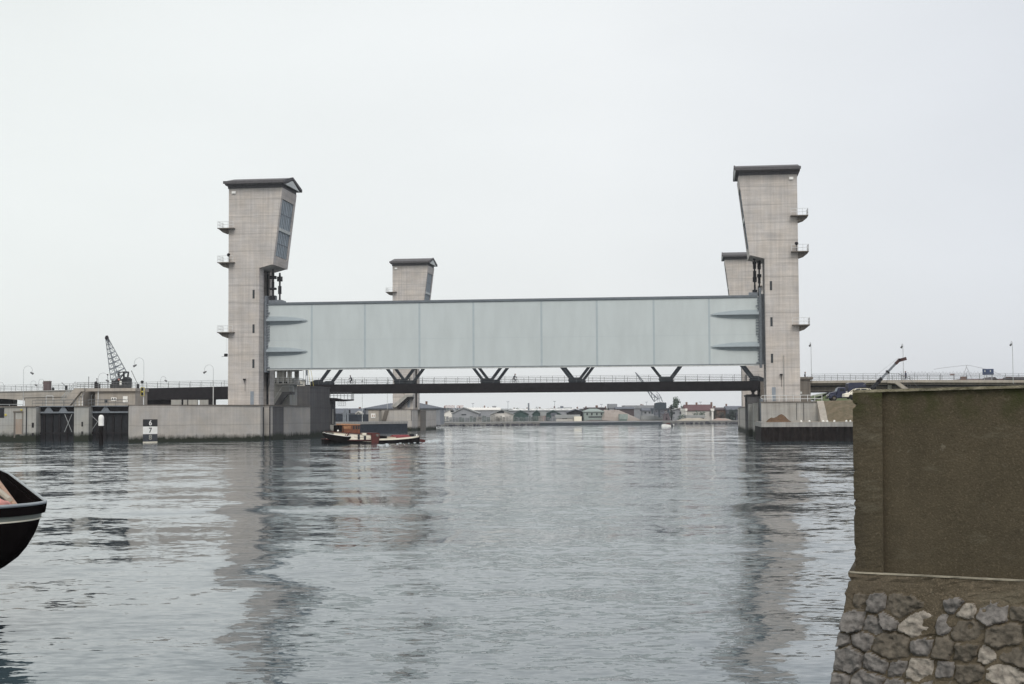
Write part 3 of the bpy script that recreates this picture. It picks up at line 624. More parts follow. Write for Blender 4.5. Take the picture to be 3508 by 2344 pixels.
def vrail(b, ua, ub, zf, z0, y, h=1.25):
    n = int(abs(ub - ua) / 2.3)
    for i in range(n):
        a, c = ua + (ub - ua) * i / n, ua + (ub - ua) * (i + 1) / n
        b.tube((a, y, zf(a, z0)), (a, y, zf(a, z0) + h), .035, n=4)
        for k in (1, 2, 3, 4): b.tube((a, y, zf(a, z0) + h * k / 4), (c, y, zf(c, z0) + h * k / 4), .022, n=4)
VR.part('railing', M_RAILD, lambda b: vrail(b, uv0 + 2, uvE, zr, 10.1, 42.0))
VR.part('railing', M_RAILD, lambda b: vrail(b, uv0 + 2, uvE, zr, 10.0, 54.8))
# stair down from the viaduct
us0, us1 = uz(3070, 1315, 41)[0], uz(3128, 1345, 41)[0]
zs0 = zr(us0, 9.95)
VR.part('stair', M_BEIGE, lambda b: (b.prism([(us0 - 1.6, zs0 + .05), (us0, zs0 + .05), (us1 + 2.5, 5.9), (us1 + 1.2, 5.9), (us0 - .2, zs0 - .5), (us0 - 1.6, zs0 - .4)], 'y', 40.2, 40.5), b.prism([(us0 - 1.6, zs0 + .05), (us0, zs0 + .05), (us1 + 2.5, 5.9), (us1 + 1.2, 5.9), (us0 - .2, zs0 - .5), (us0 - 1.6, zs0 - .4)], 'y', 41.4, 41.7)))
VR.part('stair_railing', M_RAILD, lambda b: (b.path([(us0 - 1.7, 40.3, zs0), (us0 - 1.7, 40.3, zs0 + 1.1), (us0 - 1.4, 40.3, zs0 + 1.35), (us0 + .2, 40.3, zs0 + 1.35), (us0 + 2.4, 40.3, zs0 + .3), (us1 + 2.5, 40.3, 6.9)], .04),
      [b.tube((us0 - 1.7 + k * .42, 40.3, zs0), (us0 - 1.7 + k * .42, 40.3, zs0 + 1.33 - max(0, k - 4) * .18), .025, n=4) for k in range(8)],
      [b.tube((us0 + k * .5, 40.3, zs0 - k * .36), (us0 + k * .5, 40.3, zs0 - k * .36 + 1.0), .03, n=4) for k in range(2, 10)]))
# abutment house at the bridge end
AB = Thing('abutment_tower', 'small brown concrete abutment block right of the right front tower, flat cornice on top', 'abutment', (uv0, 40, 0))
ua0, ua1 = uz(2740, 1330, 40)[0], uz(2777, 1330, 40)[0]
AB.part('wall', M_BARN, lambda b: b.box(ua0 - 3, ua1, 40, 56, 5.5, 10.3))
AB.part('cornice', M_BARN, lambda b: b.box(ua0 - 3, ua1 + .45, 39.7, 56.2, 10.302, 10.75))
AB.part('wall', M_BARN, lambda b: b.box(nodes[5] + .3, ua0 - 3.004, 41, 56, 5.5, 10.0))
AB.part('notice_board', M_GABLE, lambda b: b.box(ua1 - 1.9, ua1 - 1.6, 39.9, 39.99, 7.6, 8.0))

# left viaduct
zl = lambda u, a: a - max(0, -u - 6) * .0128
ulA, ulB, ulC = uz(1040, 1330, 42.5)[0], uz(455, 1340, 42)[0], uz(-350, 1350, 42)[0]
VL = Thing('road_viaduct', 'road viaduct running left from the bridge, black girder span then pale concrete', 'viaduct', (ulA, 42, 0))
VL.part('girder', M_BLACK, lambda b: strip(b, ulA - .05, ulB, 41.9, 42.6, 7.75, 10.1, zf=lambda u, a: zl(u, a)))
VL.part('girder', M_BLACK, lambda b: (strip(b, ulA - .05, ulB, 53.9, 54.5, 7.75, 10.1, zf=zl), strip(b, ulA - .05, ulB, 42.602, 53.898, 9.2, 10.0, zf=zl), [b.box(u, u + .5, 42.61, 53.8, zl(u, 7.85), zl(u, 9.19)) for u in np.arange(ulB + 1, ulA - 1, 3.2)]))
VL.part('abutment_wall', M_BLACK, lambda b: b.box(ulB - 1, ulB + 7.5, 43, 53.5, 3, 9.0))  # black block paints in the shade of the opening under the deck
uh = uz(84, 1370, 42)[0]
VL.part('concrete_deck', M_BEIGE, lambda b: (strip(b, ulB - .05, ulC, 41.9, 54.5, 8.75, 10.0, zf=zl)))
VL.part('abutment_wall', M_BEIGE, lambda b: b.box(uh, ulB - .1, 42.1, 54.3, 3, zl(uh, 8.74)))
def haunch(b):
    pts = [(ulC, zl(ulC, 8.05))]; 
    for px in (-300, -120, 0, 40, 70): u = uz(px, 1360, 42)[0]; pts.append((u, uz(px, {-300: 1364, -120: 1365, 0: 1366, 40: 1368, 70: 1371}[px], 42)[1]))
    pts += [(uh, uz(84, 1373, 42)[1]), (uh, zl(uh, 8.9)), (ulC, zl(ulC, 8.9))]
    b.prism(pts, 'y', 41.85, 42.4)
VL.part('haunch', M_BEIGE, haunch)
VL.part('pier', M_BLACK, lambda b: b.box(uz(-350, 1380, 50)[0], uz(44, 1380, 50)[0], 50, 52, 3, 8.6))
VL.part('railing', M_RAILD, lambda b: vrail(b, ulA, ulC, zl, 10.1, 42.1))
VL.part('railing', M_RAILD, lambda b: vrail(b, ulA, ulC, zl, 10.1, 54.3))
VL.part('curb', M_WALLC, lambda b: strip(b, ulB - .1, ulC, 41.7, 42.2, 9.95, 10.12, zf=zl))

# ------------------------------------------------------------------ control house, inspection platform, stairs
hv = 14.0
hu0, hu1 = uz(927, 1340, hv)[0], uz(992, 1340, hv)[0]
CH = Thing('control_house', 'small pale operator house with window band and outside stair, tucked under the gate', 'control house', (hu0, hv, 5.9))
zf1 = uz(950, 1318, hv)[1]; zw0, zw1 = uz(950, 1294, hv)[1], uz(950, 1278, hv)[1]
CH.part('wall', M_LOCK, lambda b: (b.box(hu0, hu1, hv, hv + 5, 5.9, zf1)))
CH.part('balcony', M_LOCK, lambda b: b.box(hu0 + .7, hu1 + 1.0, hv - .9, hv + 5.2, zf1 + .002, zf1 + .2))
def cab(b):
    for px in (927, 948, 966, 984, 992):
        u = uz(px, 1290, hv)[0]; wd = .75 if px in (927,) else .35
        for y in (hv, hv + 4.7): b.box(u, u + wd, y, y + .3, zf1 + .2, zw1 + .5)
    b.box(hu0, hu1 + .3, hv + .31, hv + .45, zf1 + .2, zw0); b.box(hu0, hu1 + .3, hv + 4.5, hv + 4.69, zf1 + .2, zw0); b.box(hu0 + .1, hu1 + .2, hv, hv + 5, zw1 + .35, zw1 + .5)
CH.part('cabin_frame', M_LOCK, cab)
CH.part('roof', M_PIERD, lambda b: b.box(hu0 - .2, hu1 + .9, hv - .5, hv + 5.4, zw1 + .502, zw1 + .85))
for a, c in ((942, 944), (950, 965), (970, 975), (978, 985)):
    CH.part('window', M_GLASSD, lambda b: b.box(uz(a, 1312, hv)[0], uz(c, 1312, hv)[0], hv + .2, hv + .3, uz(a, 1317, hv)[1] + .2, uz(a, 1309, hv)[1] + .1))
CH.part('railing', M_RAILW, lambda b: b.rail([(hu0 + .8, hv - .85, zf1 + .2), (hu1 + .9, hv - .85, zf1 + .2), (hu1 + .9, hv + 5, zf1 + .2)], 1.0, .9, 3, .025))
sx0, sz0 = uz(941, 1384, hv - .6); sx1, sz1 = uz(970, 1343, hv - .6)
CH.part('stair', M_PIERD, lambda b: (b.prism([(sx0, sz0 - .3), (sx0 + .9, sz0 - .3), (sx1 + .8, sz1 - .5), (sx1 + 2, sz1 - .5), (sx1 + 2, sz1), (sx1, sz1)], 'y', hv - 1.1, hv - .05)))
CH.part('stair_railing', M_RAILW, lambda b: (b.path([(sx0, hv - 1.12, sz0 + .8), (sx1, hv - 1.12, sz1 + 1), (sx1 + 2, hv - 1.12, sz1 + 1)], .03), b.path([(sx0, hv - 1.12, sz0), (sx0, hv - 1.12, sz0 + .8)], .03), b.path([(sx1 + 2, hv - 1.12, sz1), (sx1 + 2, hv - 1.12, sz1 + 1)], .03)))
CH.part('post', M_LOCK, lambda b: b.box(sx1 + 1.75, sx1 + 1.98, hv - 1.1, hv - .9, 5.9, sz1 - .51))

bx0, bx1 = uz(1009, 1320, 30)[0], uz(1033, 1320, 30)[0]
KB = Thing('white_booth', 'small cream cabin with narrow windows standing on the dark bridge pier', 'booth', (bx0, 30, 9.6))
zk0 = 9.6; zk1 = uz(1020, 1303, 30)[1]
KB.part('wall', M_CREAM, lambda b: b.box(bx0, bx1, 30, 32.5, zk0, zk1))
KB.part('roof', M_GABLE, lambda b: b.box(bx0 - .15, bx1 + .2, 29.8, 32.7, zk1 + .002, zk1 + .12))
for k in range(2): KB.part('window', M_GLASSD, lambda b: b.box(bx0 + .12 + k * .62, bx0 + .45 + k * .62, 29.95, 29.99, zk0 + .15, zk1 - .25))
# lattice mast behind the house
mu, _ = uz(1046, 1300, 40)
LM = Thing('lattice_mast', 'thin steel lattice mast standing on the bridge pier below the gate', 'mast', (mu, 40, 9.6))
LM.part('post', M_RAIL, lambda b: [b.tube((mu + k, 40, 9.6), (mu + k, 40, 17), .05, n=5) for k in (-.35,)])
LM.part('lattice_post', M_STEELB, lambda b: (b.box(mu + .05, mu + .4, 40, 40.35, 11.9, 17.2), [b.tube((mu + .05 + k, 40, 9.6), (mu + .1 + k, 40, 11.9), .05, n=4) for k in (0, .3)]))
LM.part('stay', M_YEL, lambda b: [b.tube((mu + .5, 40, 16.5), (mu + 1.7, 40, 9.6), .035, n=4), b.tube((mu + .3, 40, 15), (mu + 1.05, 40, 9.6), .035, n=4)])
ju, _ = uz(1043, 1316, 39)
BB = Thing('black_cabinet', 'black cabinet beside the cream booth on the dark bridge pier', 'cabinet', (ju, 39, 9.6))
BB.part('cabinet', M_BLACK, lambda b: b.box(ju - .45, ju + .1, 39, 39.6, 9.6, 11.0)); BB.part('lid', M_BLACK, lambda b: b.box(ju - .5, ju + .15, 38.95, 39.65, 11.002, 11.1))

pu0, pz = uz(1096, 1366, 43); pu1 = uz(1207, 1370, 43)[0]
IP = Thing('inspection_platform', 'dark hanging platform with railing sticking out under the left end of the bridge', 'platform', (pu0, 43, 7.2))
IP.part('deck', M_BLACK, lambda b: b.prism([(pu0, 7.55), (pu0 + 3, 7.5), (pu1 - 2, 7.2), (pu1, 7.2), (pu1, 6.95), (pu1 - 2, 6.8), (pu0 + 1.5, 6.85), (pu0, 6.9)], 'y', 42.2, 44.4))
IP.part('railing', M_RAILD, lambda b: b.rail([(pu0 + 1.6, 42.25, 7.3), (pu1 - .05, 42.25, 7.2), (pu1 - .05, 44.3, 7.2)], 1.35, .75, 2, .04, .045))
cu0, cu1 = uz(1161, 1380, 43)[0], uz(1187, 1380, 43)[0]
IP.part('cage', M_RAIL, lambda b: ([b.tube((u, 42.3, 6.85), (u, 42.3, 5.95), .035, n=4) for u in np.linspace(cu0, cu1, 5)] + [b.tube((cu0, 42.3, z), (cu1, 42.3, z), .03, n=4) for z in (6.5, 5.95)]))

# ------------------------------------------------------------------ lock heads at the left
def wx(px, Y, py=1400): return at(px, py, Y).x
DL = 247.0
zq = 5.95
def lockblock(name, label, px0, px1, D, depth, z1=zq, m=None, cat='lock wall', D1=None):
    x0, x1 = wx(px0, D), wx(px1, D1 or D)
    T = Thing(name, label, cat, (x0, D, 0), 'W')
    T.part('wall', m or M_LOCK, lambda b: b.hexa([(x0, D, -3), (x1, D1 or D, -3), (x1 - .2, D + depth, -3), (x0, D + depth, -3), (x0, D, z1 - .2), (x1, D1 or D, z1 - .2), (x1 - .2, D + depth, z1 - .2), (x0, D + depth, z1 - .2)]))
    T.part('coping', M_BARN, lambda b: b.hexa([(x0, D - .15, z1 - .198), (x1, (D1 or D) - .15, z1 - .198), (x1 - .2, D + depth, z1 - .198), (x0, D + depth, z1 - .198), (x0, D - .15, z1), (x1, (D1 or D) - .15, z1), (x1 - .2, D + depth, z1), (x0, D + depth, z1)]))
    return T, x0, x1
T1, xa, xb = lockblock('lock_wall', 'weathered pale lock wall at the far left edge, rust stained niche in it', -260, 124, DL, 22)
q = lambda px, py, D=DL: at(px, py, D)
T1.part('recess', M_DARK, lambda b: b.box(wx(-40, DL), wx(15, DL), DL - .03, DL - .005, q(0, 1432).z, q(0, 1398).z))
T1.part('niche_frame', M_BARN, lambda b: (b.box(wx(48, DL), wx(53, DL), DL - .05, DL - .004, .6, q(0, 1412).z), b.box(wx(76, DL), wx(80, DL), DL - .05, DL - .004, 1, q(0, 1412).z), b.box(wx(46, DL), wx(80, DL), DL - .12, DL - .06, q(0, 1414).z, q(0, 1409).z)))
M_RUSTST = mat('rust_stain', (.30, .20, .15), .9, var=.3, c2=(.36, .32, .27), scale=1.2, stretch=(1, 1, .3))
T1.part('rust_stain', M_RUSTST, lambda b: b.box(wx(54, DL), wx(75, DL), DL - .012, DL - .003, 1.2, q(0, 1436).z))
T1.part('recess', M_DARK, lambda b: b.box(wx(89, DL), wx(93, DL), DL - .03, DL - .005, 1.0, 5.7))
T1.part('mooring_niche', M_BLACK, lambda b: b.box(wx(109.5, DL), wx(117, DL), DL - .03, DL - .005, q(0, 1466).z, q(0, 1449).z))
T1.part('mooring_niche', M_BLACK, lambda b: b.box(wx(109.5, DL), wx(117, DL), DL - .03, DL - .005, q(0, 1496).z, q(0, 1484).z))
T1.part('yellow_fitting', M_YEL, lambda b: b.ball((wx(20, DL), DL - .1, q(0, 1422).z), .2, 1, .3, 1)); T1.part('yellow_fitting', M_YEL, lambda b: b.ball((wx(74, DL), DL - .1, q(0, 1405).z), .2, 1, .3, .8))
T2, xc, xd = lockblock('lock_pillar', 'pale concrete pillar standing between the two dark lock gates', 254, 304, DL, 14, cat='pillar')
T2.part('mooring_niche', M_BLACK, lambda b: b.box(wx(279.5, DL), wx(285, DL), DL - .03, DL - .005, q(0, 1463).z, q(0, 1447).z))
T2.part('mooring_niche', M_BLACK, lambda b: b.box(wx(279.5, DL), wx(285, DL), DL - .03, DL - .005, q(0, 1490).z, q(0, 1480).z))
lockblock('lock_island', 'concrete lock platform behind the gates, railings and stair on it', 124, 560, DL + 14.3, 30, cat='lock platform')
def lock_gate(label, px0, px1, xs):
    x0, x1 = wx(px0, DL + 2), wx(px1, DL + 2); D = DL + 2
    T = Thing('lock_gate', label, 'lock gate', (x0, D, 0), 'W', group='dark lock gates')
    zt_ = q(0, 1417, D).z
    T.part('plate', M_DARK, lambda b: b.box(x0, x1, D + .5, D + .9, -3, zt_))
    n = 5
    for k in range(n + 1):
        x = x0 + (x1 - x0) * k / n
        T.part('stiffener', M_BLACK, lambda b: b.box(x - .18, x + .18, D + .1, D + .498, -3, zt_ - .3))
    T.part('cross_beam', M_STEELB, lambda b: b.box(x0, x1, D - .2, D + .499, zt_ + .002, zt_ + .25))
    T.part('cross_beam', M_BLACK, lambda b: b.box(x0, x1, D + .05, D + .09, 1.15, 1.45))
    T.part('walkway', M_STEELB, lambda b: b.box(x0, x1, D - .4, D + 1.2, zq - .15, zq))
    for k, px in enumerate(xs):
        x = wx(px, D); T.part('bracket', M_STEELB, lambda b: b.prism([(x - .75, zt_ + .26), (x + .75, zt_ + .26), (x + .18, zq - .16), (x - .18, zq - .16)], 'y', D - .1, D + .1))
    T.part('upper_plate', M_BLACK, lambda b: b.box(x0, x1, D + .6, D + .9, zt_ + .252, zq - .152))
    T.part('railing', M_RAILD, lambda b: b.rail([(x0, D - .35, zq), (x1, D - .35, zq)], 1.05, 1.6, 2, .03))
    return T, x0, x1, D, zt_
Ta, a0, a1, DD, zt_ = lock_gate('left lock gate, closed dark steel with two pale brackets, beside the stained wall', 125, 254, (167, 217))
Ta.part('cross_brace', M_RAIL, lambda b: (b.tube((wx(222, DD), DD, zt_ - .2), (wx(247, DD), DD, 1.5), .05), b.tube((wx(247, DD), DD - .08, zt_ - .2), (wx(222, DD), DD - .08, 1.5), .05)))
Tb, a0, a1, DD, zt_ = lock_gate('right lock gate, closed dark steel with one pale bracket, beside the numbered pier', 305, 440, (362,))
Tb.part('cross_brace', M_RAIL, lambda b: (b.tube((wx(311, DD), DD, zt_ - .3), (wx(336, DD), DD, 3.2), .05), b.tube((wx(336, DD), DD - .08, 3.3), (wx(310, DD), DD - .08, 1.4), .05)))
# railings on the lock heads
LR = Thing('lock_railing', 'dark railing along the lock heads left of the numbered pier', 'railing', (wx(105, 262), 262, zq), 'W')
LR.part('railing', M_RAILD, lambda b: b.rail([(wx(110, 262), 262, zq), (wx(432, 262), 262, zq)], 1.1, 1.9, 2, .035))
LR2 = Thing('wall_railing', 'thin pale handrail on top of the far left lock wall', 'railing', (wx(-100, 249), 249, zq), 'W')
LR2.part('railing', M_RAIL, lambda b: b.rail([(wx(-150, 249), 249, zq), (wx(78, 249), 249, zq)], .3, 2.5, 1, .04))

# service building with canopy and stairs in front of the left viaduct
SD = 272.0
SBt = Thing('service_building', 'flat roofed pale concrete lock building with a white window, stairs at its left', 'building', (wx(260, SD), SD, zq), 'W')
X = lambda px: wx(px, SD)
zr0, zr1 = q(0, 1343, SD).z, q(0, 1332.5, SD).z
SBt.part('wall', M_BEIGE, lambda b: b.box(X(326), X(463), SD, SD + 9, zq, zr0))
SBt.part('wall', M_BARN, lambda b: b.box(X(262), X(326) - .01, SD + 3.5, SD + 9, zq, zr0))
SBt.part('roof', M_BEIGE, lambda b: b.box(X(286), X(466), SD - .6, SD + 9.5, zr0 + .002, zr1))
SBt.part('window', M_WHITE, lambda b: b.box(X(381), X(399), SD - .08, SD - .002, q(0, 1376, SD).z, q(0, 1364, SD).z))
SBt.part('window_pane', M_GLASSD, lambda b: b.box(X(384), X(388), SD - .1, SD - .082, q(0, 1373, SD).z, q(0, 1366, SD).z)); SBt.part('window_pane', M_GLASSD, lambda b: b.box(X(392), X(396), SD - .1, SD - .082, q(0, 1373, SD).z, q(0, 1366, SD).z))
SBt.part('window', M_GLASSD, lambda b: b.box(X(358), X(368), SD - .05, SD - .002, q(0, 1382, SD).z, q(0, 1370, SD).z))
SBt.part('door', M_WHITE, lambda b: b.box(X(421), X(437), SD - .05, SD - .002, q(0, 1381, SD).z, q(0, 1360, SD).z))
for px in (259, 271, 282):
    SBt.part('post', M_WHITE, lambda b: (b.tube((X(px), SD, zq), (X(px), SD, zr0 - .9 + (px - 259) * .01), .13), b.tube((X(px), SD, zr0 - .9), (X(px + 6), SD, zr0 - .1), .11) if px > 260 else None))
st0x, st1x = X(217), X(284)
SBt.part('stair', M_BEIGE, lambda b: b.prism([(st0x, q(0, 1391, SD).z), (st0x + 1.6, q(0, 1391, SD).z), (st1x, zr0 - .05), (st1x + .6, zr0), (st1x + .6, zr1), (st1x - 1.2, zr1)], 'y', SD - 1.5, SD - .1))
def strail(b):
    p0 = Vector((st0x, SD - 1.5, q(0, 1388, SD).z)); p1 = Vector((st1x - 1, SD - 1.5, zr1))
    b.tube(p0 + Vector((0, 0, 1.3)), p1 + Vector((0, 0, 1.2)), .05); b.tube(p0 + Vector((0, 0, .75)), p1 + Vector((0, 0, .7)), .04)
    for k in range(9): p = p0.lerp(p1, k / 8); b.tube(p, p + Vector((0, 0, 1.25)), .04, n=5)
SBt.part('stair_railing', M_RAIL, strail)
SBt.part('roof_railing', M_RAILD, lambda b: b.rail([(st1x - 1, SD - .5, zr1), (X(455), SD - .5, zr1)], 1.1, 1.4, 3, .035))
SBt.part('side_pipes', M_RAIL, lambda b: [b.path([(X(296 + k * 12), SD + 3.3, zq), (X(296 + k * 12), SD + 3.3, zq + 2), (X(300 + k * 12), SD + 3.3, zq + 2.4)], .07) for k in range(3)])
gx0, gx1 = X(193), X(216)
WG_ = Thing('measuring_frame', 'thin white rectangular frame standing on the lock head left of the stairs', 'frame', (gx0, 266, zq), 'W')
WG_.part('frame', M_RAILW, lambda b: (b.tube((gx0, 266, zq), (gx0, 266, 7.9), .06), b.tube((gx1, 266, zq), (gx1, 266, 7.9), .06), b.tube((gx0, 266, 7.9), (gx1, 266, 7.9), .06)))

# items on the viaduct (deck level)
def onv(px, v=43.0, py=1320):
    u = uz(px, py, v)[0]; return u
def deckL(u): return zl(u, 10.1)
ub_ = onv(148); uc_ = onv(169)
BX = Thing('brown_cabinet', 'brown box shaped cabinet on the left viaduct with a black signal disc beside it', 'cabinet', (ub_, 43, deckL(ub_)))
BX.part('cabinet', mat('brown_cabinet', (.12, .085, .085), .8), lambda b: b.box(ub_, uc_, 43, 44, deckL(ub_) - .1, deckL(ub_) + 1.85)); BX.part('roof', M_BARN, lambda b: b.box(ub_ - .05, uc_ + .05, 42.95, 44.05, deckL(ub_) + 1.852, deckL(ub_) + 1.95))
ud_ = onv(182)
def signal(label, px, v, py, rpx, base, frame='disc', lean=0, cat='signal'):
    u, z = uz(px, py, v); T = Thing('signal_disc', label, cat, (u, v, base))
    T.part('pole', M_DARK, lambda b: b.tube((u + lean, v, base), (u, v, z), .05))
    rr = rpx * (O.y + v) / F
    T.part('disc', M_BLACK, lambda b: b.tube((u, v - .12, z), (u, v + .05, z), rr, n=16)); T.part('rim', M_DARK, lambda b: b.tube((u, v - .16, z), (u, v - .125, z), rr * .6, n=12)); return T
signal('black round signal seen beside the brown cabinet on the left viaduct', 182, 43.2, 1333, 5, deckL(ud_), lean=0)
signal('large black round signal on the viaduct beside the tallest left street lamp', 487, 43.2, 1309, 5.2, deckL(onv(487)))
signal('small dark round signal on a thin pole left of the harbour crane', 369, 44, 1284, 2.5, deckL(onv(369)))
u, z = uz(332, 1322, 28)
TS = Thing('traffic_signal', 'black boxy traffic signal on a pole above the lock building roof', 'traffic signal', (u, 28, zq))
TS.part('pole', M_DARK, lambda b: b.tube((u, 28, zr1), (u, 28, z + 1.2), .07)); TS.part('signal_box', M_BLACK, lambda b: b.box(u - .35, u + .35, 27.6, 28.1, z - 1.0, z + .55)); TS.part('hood', M_BLACK, lambda b: b.ball((u - .1, 27.7, z + .55), .3)); TS.part('side_box', M_BLACK, lambda b: b.box(u + .355, u + .65, 27.7, 28.0, z - .9, z + .4)); TS.part('lamp', M_RAIL, lambda b: b.ball((u, 28, z + 1.35), .16))
u, z = uz(304, 1292, 40)
PL = Thing('flag_pole', 'short plain grey pole on the left viaduct between stair and crane', 'pole', (u, 43, 9.5))
PL.part('pole', M_RAILD, lambda b: b.tube((u, 40, 8.0), (u, 40, z), .06)); PL.part('finial', M_RAILD, lambda b: b.ball((u, 40, z), .1))
for (p0, p1, lab) in (((211, 1311), (227, 1325), 'raised thin barrier arm leaning left above the stair on the left viaduct'), ((450, 1270), (473, 1320), 'tall raised barrier arm leaning left beside the black girder span')):
    (ua, za), (ub2, zb2) = uz(*p0, 44), uz(*p1, 44)
    T = Thing('barrier_arm', lab, 'barrier arm', (ub2, 44, zb2)); T.part('arm', M_RAILD, lambda b: b.tube((ua, 44, za), (ub2, 44, zb2), .06)); T.part('mounting', M_DARK, lambda b: b.box(ub2 - .2, ub2 + .2, 43.8, 44.2, deckL(ub2), zb2 + .2))
# yellow framed three-lamp signal
su, sz = uz(489, 1342, -8); sD = -8
SG = Thing('lock_signal', 'yellow framed signal with three lamps on the lamp post above the pier', 'signal', (su, sD, 5.9))
z0s, z1s = uz(489, 1357, sD)[1], uz(489, 1327, sD)[1]
SG.part('frame', M_YEL, lambda b: (b.box(su - .32, su + .32, sD - .1, sD - .02, z0s, z1s)))
SG.part('back_board', M_BLACK, lambda b: b.box(su - .24, su + .24, sD - .13, sD - .102, z0s + .08, z1s - .08))
for k in range(3): SG.part('lamp', M_YEL if k == 1 else M_DARK, lambda b: b.tube((su, sD - .22, z0s + .3 + k * .42), (su, sD - .131, z0s + .3 + k * .42), .13, n=10))

# ------------------------------------------------------------------ street lamps
def hook_lamp(label, base, ztop, ang, white_base=0.0, r=.75, pr=.038, m=None):
    T = Thing('street_lamp', label, 'street lamp', base, 'L', rot=ang, group='hooked street lamps')
    h = ztop - base[2]; m = m or M_RAIL
    T.part('pole', m, lambda b: b.tube((0, 0, 0), (0, 0, h - r), pr * 1.1, pr * .8))
    pts = [(r - r * math.cos(a), 0, h - r + r * math.sin(a)) for a in np.linspace(0, math.pi * 1.18, 12)]
    T.part('arm', m, lambda b: b.path(pts, pr * .75))
    e_ = Vector(pts[-1])
    T.part('lamp_shade', M_RAILD, lambda b: b.tube(e_ + Vector((-.22, 0, .05)), e_ + Vector((.28, 0, -.22)), .10, .20, n=8))
    if white_base: T.part('sleeve', M_RAILW, lambda b: b.tube((0, 0, 0), (0, 0, white_base), pr * 2.0))
    return T
def hl(label, px, ytop, D, zb, side, **k):
    p = at(px, ytop, D); pb = (p.x, D, zb); hook_lamp(label, pb, p.z, 0 if side == 'R' else math.pi if side == 'L' else side, **k)
hl('hooked street lamp on the far left lock wall, hook turned right', 81, 1254, 250, zq, 'R', white_base=1.2)
hl('hooked street lamp in front of the lock building, hook turned right', 337, 1278, 259, zq, 'R', white_base=2.4, r=.85)
hl('tallest hooked street lamp, above the numbered board, hook turned left', 493, 1226, 232, 5.9, 'L', white_base=1.2, r=.75)
hl('hooked street lamp on the pier near the left front tower, hook turned left', 731, 1250, 246, 5.9, 'L', white_base=3.2)
for lab, px, yt, side in (('small far street lamp left of the brown cabinet, hook turned right', 133, 1299, 'R'), ('faint small street lamp between two bigger ones left of the brown cabinet', 106, 1305, 'R'),
                          ('small far street lamp above the black girder, hook turned right', 551, 1290, 'R'), ('small street lamp at the left picture edge, hook turned left', 12, 1310, 'L')):
    p = at(px, yt, 312); hook_lamp(lab, (p.x, 312, 9.2), p.z, 0 if side == 'R' else math.pi, r=.55, pr=.045)
for lab, px, yt, D, zb in (('slender lamp post right of the right front tower, beside the brown abutment', 2778, 1173, 282, 9.9), ('slender lamp post beside the cyclist at the viaduct stair', 3093, 1178, 276, 9.6), ('slender lamp post near the right picture edge, beyond the blue sign', 3468, 1170, 270, 9.2)):
    p = at(px, yt, D); T = hook_lamp(lab, (p.x, D, zb), p.z, R(96), r=.3, pr=.06)
for lab, px, yt, D, zb in (('thin lamp post on the low quay between bridge pier and rear tower', 1241, 1290, 345, 2.5), ('thin lamp post standing before the hipped roof house', 1327, 1300, 372, 2.5)):
    p = at(px, yt, D); T = hook_lamp(lab, (p.x, D, zb), p.z, R(96), r=.6, pr=.06, m=M_GABLE)

# black things on the pier
cx, cz = uz(727, 1385, 2)
CB = Thing('dark_housing', 'squat dark winch housing on the pier left of the tower foot', 'winch housing', (cx, 2, 5.9))
CB.part('housing', M_BLACK, lambda b: b.box(cx - .5, cx + .5, 1.5, 2.5, 5.9, 6.85)); CB.part('lid', M_BLACK, lambda b: b.box(cx - .58, cx + .58, 1.4, 2.6, 6.852, 6.95))
PR = Thing('pier_parapet', 'row of low pale walls on the pier below the black girder span', 'parapet', (uz(590, 1385, 30)[0], 30, 5.9))
for a, c in ((586, 620), (628, 640), (645, 676), (684, 714)):
    PR.part('panel', M_LOCK, lambda b: b.box(uz(a, 1385, 20)[0], uz(c, 1385, 20)[0], 20, 20.4, 5.9, uz(a, 1370, 20)[1]))

# ------------------------------------------------------------------ mooring pile
p = on_z(346, 1527, 0)
MP = Thing('mooring_pile', 'black mooring pile with a white rounded top standing in the water', 'mooring pile', (p.x, p.y, 0), 'W')
zt1, zt2 = at(346, 1459, p.y).z, at(346, 1421.5, p.y).z
MP.part('pile', M_BHULL, lambda b: b.lathe((p.x, p.y, 0), [(.30, -3), (.30, zt1)], 14))
MP.part('white_cap', M_WHITE, lambda b: b.lathe((p.x, p.y, 0), [(.385, zt1), (.39, zt2 - .45), (.34, zt2 - .2), (.2, zt2 - .03), (.05, zt2)], 16), smooth=False)

# ------------------------------------------------------------------ rear left pier and low quay
vq = 127 - .0
PC = Thing('rear_pier', 'pale concrete pier block under the rear left tower with slot and sloping stair', 'pier', (-10, vq, 0))
uc0 = uz(1299, 1420, vq - 2)[0]; uc1 = .2
PC.part('wall', M_PIER, lambda b: b.prism([(uc0, vq - 2), (uc1, vq - 2), (uc1, vq + 6), (-1, vq + 6), (-1, vq + 10), (uc1, vq + 10), (uc1, vq + 33), (-14, vq + 33), (uc0, vq + 10)], 'z', -3, 5.3))
PC.part('coping', M_BARN, lambda b: b.prism([(uc0, vq - 2.1), (uc1 + .1, vq - 2.1), (uc1 + .1, vq + 33), (-14, vq + 33), (uc0, vq + 10)], 'z', 5.304, 5.45))
PC.part('slot_plate', M_BARN, lambda b: b.box(.21, .3, vq + 9.6, vq + 17, -3, 5.2))
PC.part('joint', M_DARK, lambda b: (b.box(uc1 - .12, uc1 - .02, vq - 2.06, vq - 2.003, 2.6, 5.2)))
PC.part('sloping_stair', M_BARN, lambda b: b.prism([(uz(1308, 1444, vq - 2.4)[0], 2.55), (uz(1321, 1444, vq - 2.4)[0], 2.55), (uz(1331, 1404, vq - 2.4)[0], 5.2), (uz(1318, 1404, vq - 2.4)[0], 5.2)], 'y', vq - 2.4, vq - 2.01))  # brown sloping stair shape set against the front wall
